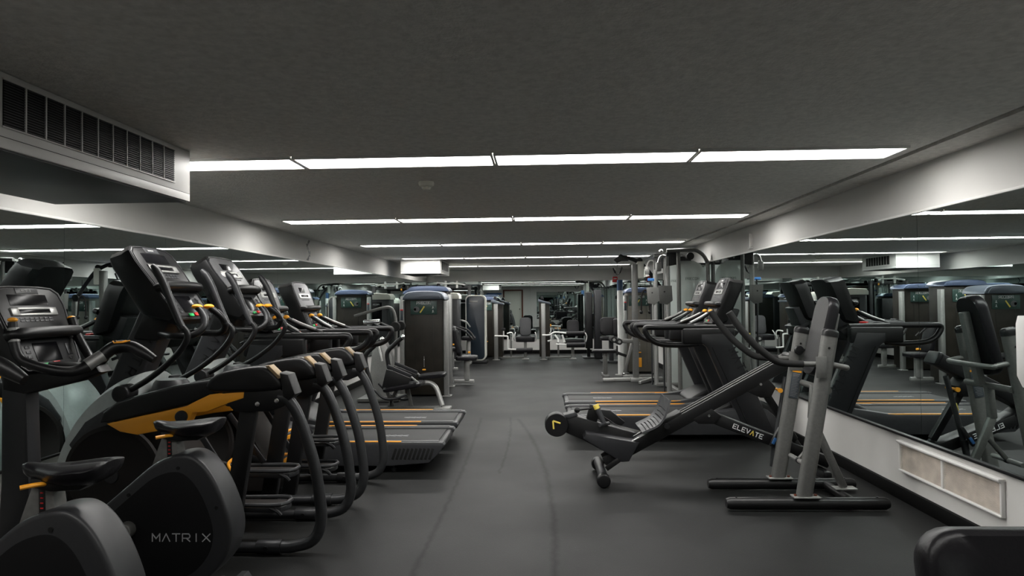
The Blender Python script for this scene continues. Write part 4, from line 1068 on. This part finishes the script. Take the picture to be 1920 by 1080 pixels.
# navy panel tower with cream edge
t = thing('weight_machine', 'dark navy panelled weight machine edged in cream, left of the nearest leg machine', 'weight machine', (-1.48, 15.65, 0), 0, 'weight machines')
out = rrect(.46, 1.50, .10, 6, 0, .82)
MB().prism(out, 0, .40, .012).build('tower_frame', 'cap_white', t)
MB().prism([(x * .90, .82 + (z - .82) * .965) for x, z in out], -.012, .39, .006).build('navy_panel', 'panel_navy', t)
MB().box((-.04, -.014, 1.42), (.19, .006, .035), .002).build('name_plate', 'silver', t)
MB().box((0, .2, .035), (.52, .5, .07), .01).build('base_plate', 'black', t)
for s in (-1, 1): MB().tube([(-.30, s * .08, .98), (-.20, -.10 + s * .03, .96), (-.10, -.28 + s * .03, .86)], .013, 8, 3).ball((-.10, -.28 + s * .03, .858), .018).build('lever', 'silver', t)
b = MB(); pad(b, -.12, -.34, .60, .30, .32, .08, .06); b.build('seat', 'vinyl', t)
MB().bar((-.12, -.34, .05), (-.12, -.34, .56), .06, .08, .01).bar((-.12, -.4, .04), (-.12, .05, .04), .08, .06, .01).build('seat_post', 'silver', t)
machine('farthest left weight machine with a blue cap, against the end mirror', 'weight machine', (-1.36, 17.45, 0), .56, .42, 1.55, 'cap_blue', 'panel_brown', 'weight machines', seat=0)
m7 = machine('weight machine with a tan shroud by the right wall, behind the pulldown column', 'weight machine', (1.93, 13.35, 0), .62, .50, 1.66, 'cap_blue', 'panel_tan', 'weight machines', seat=0)
MB().bar((.0, -.02, .12), (.0, -.02, .30), .008, .06, .002).build('orange_tab', 'orange', m7)

# ------------------------------------------------------------------ leg machines at the end of the aisle
def leg_machine(kind, label, loc):
    t = thing('leg_machine', label, 'weight machine', loc, 0, 'leg machines at the end of the aisle')
    b = MB().box((-.02, .25, .74), (.26, .50, 1.34), .012); b.build('weight_shroud', 'panel_brown', t)
    b = MB().prism([(x - .05, y - .03) for x, y in rrect(.10, .08, .025, 4)], .01, 1.36, .003, 'xy'); b.build('column', 'silver', t)
    MB().prism([(-.17, 1.47), (-.17, 1.40), (.13, 1.33), (.14, 1.37)], -.04, .52, .01).build('cap', 'cap_grey', t)
    MB().prism([(-.12, 1.475), (-.02, 1.46), (-.06, 1.54), (-.10, 1.54)], .1, .3, .01).build('pulley_cover', 'black', t)
    MB().box((-.05, -.03, .006), (.18, .14, .012), .003).build('foot_plate', 'silver', t)
    MB().bar((.05, .05, .05), (.62, .05, .05), .06, .05, .008).build('base_rail', 'rig_grey', t)
    MB().bar((.31, .05, .06), (.31, .05, .55), .045, .045, .008).build('front_post', 'rig_grey', t)
    MB().bar((.66, .08, .05), (.66, .08, .50), .09, .07, .012).box((.66, .05, .012), (.17, .22, .024), .004).build('seat_post', 'silver', t)
    if kind == 0:
        b = MB(); pad(b, 0, 0, 0, .28, .46, .07, .09); b.xform(Matrix.Translation((.66, .28, .79)) @ Matrix.Rotation(math.radians(78), 4, 'X')); b.build('back_rest', 'charcoal_light', t)  # black pad; its highlight is put into the lighter colour
        b = MB(); pad(b, .66, .05, .50, .46, .42, .13, .07); b.build('seat', 'vinyl', t)
        for s in (-1, 1): MB().tube([(.66 + s * .24, .1, .66), (.66 + s * .27, .02, .56), (.66 + s * .25, -.02, .45)], .014, 8, 4).build('side_grip', 'silver', t)
        b = MB().tube([(-.08, -.10, .585), (.10, -.10, .58), (.22, -.10, .575), (.24, -.10, .53), (.24, -.10, .30), (.27, -.12, .265), (.45, -.14, .255)], .020, 10, 3)
        b.tube([(.14, -.10, .58), (.14, -.10, .70)], .015, 8, 1).tube([(.22, -.05, .64), (.32, 0, .66), (.36, .02, .60), (.34, .02, .46)], .016, 8, 4)
        b.build('lever_arm', 'white_plastic', t)
        MB().cyl((.44, -.16, .235), (.84, -.16, .245), .055, seg=20, bev=.012).build('shin_roller', 'vinyl', t)
        MB().box((.14, -.10, .745), (.09, .06, .07), .01).build('counterweight', 'black', t)
    else:
        b = MB(); pad(b, 0, 0, 0, .30, .34, .08, .09); b.xform(Matrix.Translation((.68, .30, .78)) @ Matrix.Rotation(math.radians(75), 4, 'X')); b.build('back_rest', 'vinyl', t)
        b = MB(); pad(b, .70, .05, .44, .48, .42, .10, .06); b.build('seat', 'vinyl', t)
        MB().cyl((.50, -.16, .63), (.94, -.16, .63), .060, seg=20, bev=.012).build('thigh_roller', 'vinyl', t)
        MB().cyl((.50, -.20, .36), (.94, -.20, .36), .065, seg=20, bev=.012).build('shin_roller', 'vinyl', t)
        b = MB().tube([(-.08, -.10, .595), (.10, -.10, .60), (.20, -.10, .66), (.34, -.14, .66), (.50, -.16, .64)], .020, 10, 3)
        b.tube([(.14, -.10, .60), (.14, -.10, .48), (.05, -.1, .45)], .02, 8, 2).tube([(.22, -.12, .60), (.30, -.14, .50), (.30, -.16, .42)], .024, 8, 3).tube([(.25, -.18, .38), (.50, -.2, .37)], .016, 8, 1)
        b.tube([(.40, -.1, .60), (.44, -.12, .48), (.46, -.16, .42)], .026, 8, 3)
        b.build('lever_arm', 'white_plastic', t)
        b = MB().tube([(.09, -.08, .64), (.13, -.08, .68), (.13, -.08, .78)], .010, 8, 3); lv = b.build('start_lever', 'white_plastic', t)
        MB().box((.13, -.08, .83), (.025, .025, .06), .008).build('lever_tip', 'orange', lv)
        MB().tube([(.96, .05, .64), (1.0, 0, .55), (.97, -.05, .42)], .013, 8, 4).build('side_grip', 'silver', t)
    return t
leg_machine(0, 'leg extension machine with its back rest highlight painted grey, left one at the aisle end', (-1.02, 16.62, 0))
leg_machine(1, 'leg curl machine with thick black rollers and an orange lever tip, right one', (.13, 16.62, 0))

# dark twin column and machines on the far right
t = thing('weight_machine', 'tall black twin column tower standing at the far end right of the leg machines', 'weight machine', (1.30, 16.95, 0), 0)
MB().prism([(x - .10, y) for x, y in rrect(.17, .42, .03, 4)], .25, 1.62, .01, 'xy').build('weight_shroud', 'black', t)
MB().prism([(x + .12, y - .05) for x, y in rrect(.17, .42, .03, 4)], .02, 1.68, .01, 'xy').build('column', 'charcoal', t)
MB().box((.0, .1, .015), (.5, .5, .03), .005).build('base_plate', 'black', t)
MB().bar((-.10, .1, .02), (-.10, .1, .30), .08, .08, .01).build('lower_post', 'black', t)
t = thing('chest_press', 'black padded press machine with a wide back rest, far right before the end mirror', 'weight machine', (1.68, 15.7, 0))
b = MB(); pad(b, 0, 0, 0, .44, .42, .09, .10); b.xform(Matrix.Translation((-.08, .15, .82)) @ Matrix.Rotation(math.radians(80), 4, 'X')); b.build('back_rest', 'vinyl', t)
b = MB(); pad(b, 0, 0, 0, .28, .40, .08, .06); b.xform(Matrix.Translation((.12, 0, .80)) @ Matrix.Rotation(math.radians(84), 4, 'X')); b.build('front_pad', 'vinyl', t)
b = MB(); pad(b, -.05, -.02, .55, .52, .36, .08, .06); b.build('seat', 'vinyl', t)
MB().bar((-.05, .1, .02), (-.05, .1, .52), .10, .10, .01).box((-.05, .1, .02), (.5, .5, .04), .006).build('frame', 'charcoal', t)
t = thing('flat_bench', 'low flat bench with a black pad on one grey post, left of the white pole', 'bench', (1.20, 12.75, 0))
b = MB(); pad(b, -.02, 0, .475, .44, .30, .05, .05); b.build('bench_pad', 'vinyl', t)
MB().bar((0, 0, .02), (0, 0, .45), .10, .08, .01).build('bench_post', 'rig_grey', t)
MB().bar((0, -.3, .03), (0, .3, .03), .10, .05, .01).build('bench_foot', 'rig_grey', t)

# ------------------------------------------------------------------ cable column with roller pads
t = thing('cable_column', 'tall grey pulldown column with a curved top arm and foam roller pads', 'cable machine', (1.66, 12.0, 0))
MB().box((0, 0, 1.03), (.095, .12, 2.02), .008).build('column', 'rig_grey', t)
MB().box((0, 0, .035), (.20, .20, .07), .01).build('column_foot', 'silver', t)
MB().bar((-.58, 0, .03), (.46, 0, .045), .08, .06, .012).build('base_rail', 'silver', t)
MB().bar((-.58, -.05, .03), (-.40, -.05, .03), .08, .05, .01).build('base_end', 'silver', t)
MB().bar((.30, .0, .05), (.0, -.45, .03), .05, .05, .008).build('base_brace', 'silver', t)
b = MB().tube([(-.24, 0, 2.165), (-.10, 0, 2.15), (.05, 0, 2.09), (.17, 0, 2.00), (.30, 0, 1.84), (.44, 0, 1.64), (.54, 0, 1.48)], .034, 12, 5); b.build('top_arm', 'charcoal', t)
b = MB().prism([(-.36, 2.12), (-.24, 2.22), (-.14, 2.17), (-.10, 2.10), (-.22, 2.10), (-.30, 2.07)], -.035, .035, .01); b.build('pulley_housing', 'charcoal', t)
MB().box((.52, 0, .76), (.08, .10, 1.46), .01).build('rear_column', 'rig_grey', t)
MB().cyl((.50, -.04, 1.56), (.50, .04, 1.56), .06, seg=20, bev=.005).build('lower_pulley', 'black', t)
b = MB().cyl((.09, -.035, 2.10), (.09, .035, 2.10), .05, seg=20, bev=.004); b.build('pulley_wheel', 'black', t)
MB().cyl((-.30, 0, 2.10), (-.30, 0, 1.99), .004, seg=6).build('cable', 'black', t)
h = tag(MB().tube([(-.36, 0, 1.97), (-.32, 0, 1.88), (-.29, 0, 1.86), (-.25, 0, 1.90), (-.22, 0, 2.0)], .006, 6, 3).tube([(-.37, 0, 1.98), (-.33, 0, 1.89)], .016, 8, 1).tube([(-.26, 0, 1.89), (-.215, 0, 1.99)], .016, 8, 1).build('cable_attachment', 'black'), 'small black V shaped handle hanging from the pulldown column top arm', 'cable handle')
h.location = (1.66, 12.0, -.02 + .02)
MB().bar((-.27, 0, .70), (-.04, 0, .70), .05, .07, .008).build('roller_arm', 'rig_grey', t)
for k, x in enumerate((-.0, -.09)):
    MB().cyl((-.30 + x, -.20, .70 - x * .4), (-.30 + x, .20, .70 - x * .4), .055, seg=22, bev=.010).build('foam_roller', 'foam', t)
    MB().cyl((-.30 + x, -.21, .70 - x * .4), (-.30 + x, -.20, .70 - x * .4), .024, seg=16).build('roller_cap', 'silver', t)
MB().bar((-.32, 0, .62), (-.32, 0, .45), .02, .03, .004).bar((-.32, 0, .50), (-.16, 0, .44), .04, .05, .006).build('knee_bracket', 'black', t)
MB().box((.10, 0, 1.94), (.12, .10, .30), .02).build('pulley_bracket', 'cap_white', t)
# white pole with a blue top
t = thing('storage_pole', 'white upright pole with a dark blue top beside the rope column', 'pole', (1.52, 13.0, 0))
MB().cyl((0, 0, .02), (0, 0, 1.60), .055, seg=24).build('white_sleeve', 'white_plastic', t)
MB().cyl((0, 0, 1.60), (0, 0, 1.80), .055, seg=24).build('blue_sleeve', 'deep_blue', t)
MB().lathe([(.01, 0), (.11, 0), (.11, .015), (.01, .02)], (0, 0, 0), 'z', 24).build('base_plate', 'silver', t)
t = thing('adjustable_bench', 'small silver framed bench strut leaning beside the white pole', 'bench', (1.66, 12.55, 0))
MB().bar((-.14, 0, .06), (.06, 0, .80), .05, .055, .01).build('seat_post', 'silver', t)
MB().bar((-.16, 0, .03), (.40, 0, .03), .07, .05, .01).build('base_rail', 'silver', t)
MB().ball((-.14, 0, .075), .035).build('pivot', 'steel', t)
b = MB(); pad(b, .02, 0, .84, .26, .22, .06, .04); b.build('bench_pad', 'vinyl', t)

# rope attachment
t = thing('triceps_rope', 'black pull rope with two ball ends hanging beside the cable tower', 'rope', (1.78, 11.6, 0))
MB().tube([(-.07, 0, 1.24), (-.065, 0, 1.40), (-.05, 0, 1.53), (0, 0, 1.58), (.05, 0, 1.53), (.065, 0, 1.40), (.075, 0, 1.24)], .014, 8, 5).build('rope', 'black_matte', t)
for x in (-.07, .075): MB().ball((x, 0, 1.21), .034).build('ball_end', 'black', t)
MB().cyl((0, 0, 1.58), (0, 0, 1.86), .004, seg=6).build('cable', 'black', t)

# ------------------------------------------------------------------ dual cable tower on the right
t = thing('cable_tower', 'tall dual cable tower with clear shrouds and round grey frame tubes, beside the right treadmills', 'cable machine', (2.0, 10.1, 0))
for y in (0.0, 1.10):
    b = MB().tube([(.04, y, .02), (.04, y, 1.2), (.04, y, 2.10)], .030, 12, 1)
    b.tube([(-.13, y, 2.13), (.20, y, 2.14), (.30, y, 2.13), (.40, y, 2.06), (.455, y, 1.95), (.465, y, 1.80), (.465, y, .02)], .028, 12, 4)
    fr = b.build('frame_arch', 'rig_grey', t)
    b = MB().prism([(.07, .06), (.07, 1.98), (.26, 1.98), (.36, 1.93), (.42, 1.84), (.435, 1.75), (.435, .06)], y - .006, y + .002, .001); b.build('clear_shroud', 'clear_shroud', t)
    g = MB(); text(g, 'PRECOR', (.14, y - .0075, 1.70), (1, 0, 0), (0, 0, 1), .034, 1.0, .75, .12, .001); g.build('lettering', 'charcoal', t)
    MB().prism([(-.13, 1.90), (-.13, 2.11), (.05, 2.11), (.08, 2.02), (.22, 2.02), (.24, 1.96), (.03, 1.93)], y + .015, y + .06, .008).build('pulley_bracket', 'charcoal', t)
    for x, z in ((.22, 2.05), (.10, 2.0)):
        MB().cyl((x, y + .01, z), (x, y + .05, z), .055, seg=22, bev=.005).build('pulley_wheel', 'black', t)
    MB().bar((.05, y + .03, 1.935), (.44, y + .03, 1.935), .03, .03, .004).build('shroud_rail', 'charcoal', t)
    for x in (.17, .30): MB().cyl((x, y + .10, .1), (x, y + .10, 1.92), .010, seg=10).build('guide_rod', 'steel', t)
    b = MB()
    for k in range(14): b.box((.235, y + .11, .14 + k * .034), (.24, .12, .030), .003)
    b.build('weight_stack', 'black', t)
    MB().bar((-.12, y, .04), (.48, y, .04), .07, .06, .01).build('base_rail', 'rig_grey', t)
    # adjustable arm column
    x0 = -.11
    MB().cyl((x0, y + .05, .03), (x0, y + .05, 2.05), .036, seg=16).build('arm_column', 'silver', t)
    MB().cyl((x0 - .07, y + .05, .03), (x0 - .07, y + .05, 1.7), .012, seg=10).build('slide_rod', 'charcoal', t)
    cz = 1.50
    cb_ = MB().prism([(x0 - .15, cz + .12), (x0 + .05, cz + .12), (x0 + .06, cz - .10), (x0 - .02, cz - .16), (x0 - .13, cz - .14)], y + .0, y + .014, .004); cr = cb_.build('carriage', 'rig_grey', t)
    MB().cyl((x0 - .06, y - .004, cz + .03), (x0 - .06, y, cz + .03), .012, seg=12).build('carriage_bolt', 'black', cr)
    MB().tube([(x0, y + .05, 2.03), (x0 - .06, y + .05, 2.06), (x0 - .11, y + .05, 2.03), (x0 - .14, y + .05, 1.92)], .022, 10, 4).build('top_elbow', 'silver', t)
    MB().box((x0 - .13, y + .05, 1.90), (.08, .05, .14), .02).build('swivel_pulley', 'silver', t)
MB().bar((.04, .0, .05), (.04, 1.10, .05), .07, .06, .01).bar((.46, .0, .05), (.46, 1.10, .05), .06, .06, .01).build('base_beam', 'rig_grey', t)
MB().bar((.04, .0, 2.12), (.04, 1.10, 2.12), .06, .06, .01).build('top_beam', 'rig_grey', t)
MB().cyl((-.20, .1, 2.13), (-.20, .1, 2.15), .03, seg=12).ball((-.20, .05, 2.13), .03).build('top_cap', 'silver', t)
MB().box((-.17, .3, .85), (.10, .02, .10), .004).build('green_tag', 'yellow', t)
MB().box((-.30, .40, 1.72), (.10, .02, .045), .004).build('blue_sheet', 'blue', t)

# ------------------------------------------------------------------ bench with curved handles (left, before the first tower)
t = thing('ab_bench', 'black abdominal bench with curved handles, side plates and a curved silver leg', 'exercise bench', (-1.75, 8.9, 0))
for y, o in ((-.28, -.11), (.25, .05)):
    b = MB().tube([(-.16 + o, y, .935), (-.25 + o, y, .86), (-.36 + o, y, .74), (-.35 + o, y, .58), (-.31 + o, y, .42), (-.28 + o, y, .22)], .030, 12, 5)
    hb = b.build('curved_handle', 'black', t)
    MB().tube([(-.145 + o, y, .950), (-.165 + o, y, .930)], .028, 12, 1).ball((-.147 + o, y, .948), .028).build('handle_tip', 'chrome', hb)
for y in (-.22, .22):
    b = MB().prism([(-.22, .56), (-.14, .54), (.10, .44), (.06, .36), (-.28, .32)], y - .012, y + .012, .006); pl = b.build('side_plate', 'black', t)
    MB().bar((-.20, y - .02, .60), (.10, y - .02, .47), .02, .045, .006).build('arm_rest', 'charcoal', pl)
    MB().bar((.10, y, .46), (.22, y, .36), .02, .02, .004).build('plate_stay', 'silver', pl)
b = MB(); pad(b, 0, 0, 0, .50, .40, .055, .07); b.xform(Matrix.Translation((-.02, -.08, .325)) @ Matrix.Rotation(math.radians(-9), 4, 'Y')); b.build('seat', 'vinyl', t)
b = MB(); pad(b, 0, 0, 0, .36, .30, .055, .06); b.xform(Matrix.Translation((.30, .25, .425)) @ Matrix.Rotation(math.radians(-5), 4, 'Y')); b.build('knee_pad', 'vinyl', t)
b = MB().tube([(.12, .12, .33), (.28, .10, .345), (.37, .06, .29), (.42, .03, .18), (.465, .0, .06)], .032, 12, 5); lg = b.build('curved_leg', 'silver', t)
MB().bar((.36, 0, .02), (.58, 0, .025), .20, .04, .012).build('foot_plate', 'silver', lg)
b = MB().tube([(-.44, -.28, .32), (-.36, -.28, .30), (-.25, -.28, .20), (-.10, -.28, .19), (.05, -.28, .24)], .016, 10, 5)
b.build('foot_guard', 'charcoal', t)
MB().tube([(-.44, .28, .32), (-.30, .28, .18), (-.12, .28, .10), (.02, .28, .12)], .016, 10, 5).build('foot_guard', 'charcoal', t)
for a, c in (((-.30, 0, .34), (-.18, 0, .04)), ((-.12, 0, .30), (-.24, 0, .04)), ((.0, .05, .32), (.05, .05, .04))):
    MB().bar(a, c, .05, .04, .006).build('frame_leg', 'rig_grey', t)
MB().bar((-.42, 0, .03), (.46, 0, .03), .07, .05, .01).build('base_rail', 'rig_grey', t)
# silver roller machine further left
t = thing('row_machine', 'seated row machine with a silver roller and black round pads near the left wall', 'weight machine', (-2.30, 9.75, 0))
MB().cyl((-.24, 0, 1.13), (.0, 0, 1.14), .035, seg=20, bev=.008).build('roller', 'steel', t)
for x in (-.10, .02): MB().cyl((x, 0, 1.12), (x + .16, -.18, 1.07), .014, seg=10).ball((x + .16, -.18, 1.07), .018).build('handle', 'black', t)
b = MB().tube([(-.40, .1, 1.22), (.0, .1, 1.33), (.14, .1, 1.33), (.20, .1, 1.20), (.21, .1, .95), (.20, .1, .06)], .022, 10, 5); b.build('frame', 'rig_grey', t)
for y in (-.18, .20): MB().cyl((.25, y, 1.07), (.25, y + .08, 1.07), .070, seg=24, bev=.015).build('round_pad', 'foam', t)
MB().prism([(-.2, .05), (.16, .05), (.16, .62), (.05, .86), (-.12, .86)], .05, .25, .02).build('shroud', 'silver', t)
MB().box((0, .1, .03), (.6, .5, .05), .01).build('base_plate', 'rig_grey', t)
MB().tube([(-.02, -.05, .80), (.02, -.10, .70), (.05, -.12, .58)], .022, 10, 3).build('link', 'silver', t)

# ------------------------------------------------------------------ pull-up frame at the far left
t = thing('pull_up_frame', 'tall frame with white rounded handles at its top, far left before the end mirror', 'pull-up station', (-2.25, 17.75, 0))
for x in (-.50, .42): MB().bar((x, 0, .02), (x, 0, 1.86), .07, .08, .01).build('post', 'charcoal', t)
MB().bar((-.55, 0, 1.80), (.48, 0, 1.80), .06, .08, .01).build('top_beam', 'charcoal', t)
for x in (-.20, .10):
    MB().bar((x, -.02, 1.78), (x, -.02, 1.97), .05, .06, .015).build('white_bracket', 'white_plastic', t)
MB().tube([(-.42, -.1, 1.93), (-.2, -.06, 1.90), (.1, -.06, 1.90), (.32, -.1, 1.86)], .022, 10, 4).build('grip_bar', 'white_plastic', t)
for x in (-.38, .26): MB().ball((x, -.05, 1.86), .05).build('knob', 'black', t)
MB().box((-.32, -.05, 1.76), (.04, .02, .05), .004).build('orange_tag', 'orange', t)
MB().box((0, 0, .03), (1.1, .5, .05), .01).build('base_plate', 'charcoal', t)
MB().box((-.05, .02, .75), (.42, .20, 1.3), .02).build('weight_shroud', 'black', t)

# red alarm box high on the end wall
t = thing('fire_alarm', 'small red fire alarm box on the end wall over the mirror, right side', 'fire alarm', (2.05, YF - .045, 1.99))
MB().box((0, 0, 0), (.13, .05, .15), .01).build('case', 'red', t)
MB().box((0, -.03, .02), (.08, .02, .03), .004).build('pull_bar', 'white_plastic', t)

# ------------------------------------------------------------------ things by the wall behind the camera, seen in the end mirror
t = thing('dumbbell_rack', 'black two tier dumbbell rack under the mirror behind the camera', 'dumbbell rack', (1.30, -.62, 0))
for x in (-.95, .95):
    MB().prism([(-.24, 0), (.24, 0), (.24, .05), (.06, .06), (.02, .86), (-.10, .86), (-.06, .06), (-.24, .05)], x - .03, x + .03, .006, 'yz').build('side_frame', 'charcoal', t)
for z, y in ((.40, .10), (.74, -.04)):
    for dy in (-.09, .09): MB().bar((-.95, y + dy, z), (.95, y + dy, z), .03, .04, .005).build('shelf_rail', 'charcoal', t)
db = None
random.seed(11)
for tier, (z, y) in enumerate(((.40, .10), (.74, -.04))):
    for k in range(9):
        x = 1.30 - .84 + k * .21
        r = .055 + .004 * k * (1 if tier == 0 else .6)
        lab = f'black dumbbell with a steel handle, {ORD[k]} from the door end on the {"lower" if tier == 0 else "upper"} rack tier'
        loc = (x, -.62 + y, z + .022)
        if db is None:
            db = thing('dumbbell', lab, 'dumbbell', loc, 0, 'dumbbells on the rack')
            MB().cyl((0, -.07, .06), (0, .07, .06), .016, seg=12).build('handle', 'steel', db)
            for s in (-1, 1): MB().cyl((0, s * .07, .06), (0, s * .15, .06), .06, seg=6 * 3, bev=.010).build('head', 'black', db)
        else: dup(db, loc, 0, lab, 'dumbbells on the rack')
t = thing('wall_shelf', 'blue topped wall shelf with hooks on the wall behind the camera, left of the door', 'shelf', (-2.56, YB + .12, 1.86))
MB().box((0, 0, 0), (.85, .22, .09), .02).build('board', 'blue', t)
for x in (-.3, 0, .3): MB().tube([(x, .02, -.04), (x, .04, -.10), (x, .08, -.11), (x, .09, -.07)], .008, 8, 4).build('hook', 'black', t)
t = thing('exit_sign', 'small red sign plate on the wall behind the camera under the blue shelf', 'sign', (-2.40, YB + .006, 1.55))
MB().box((0, 0, 0), (.26, .01, .09), .003).build('plate', 'red', t)
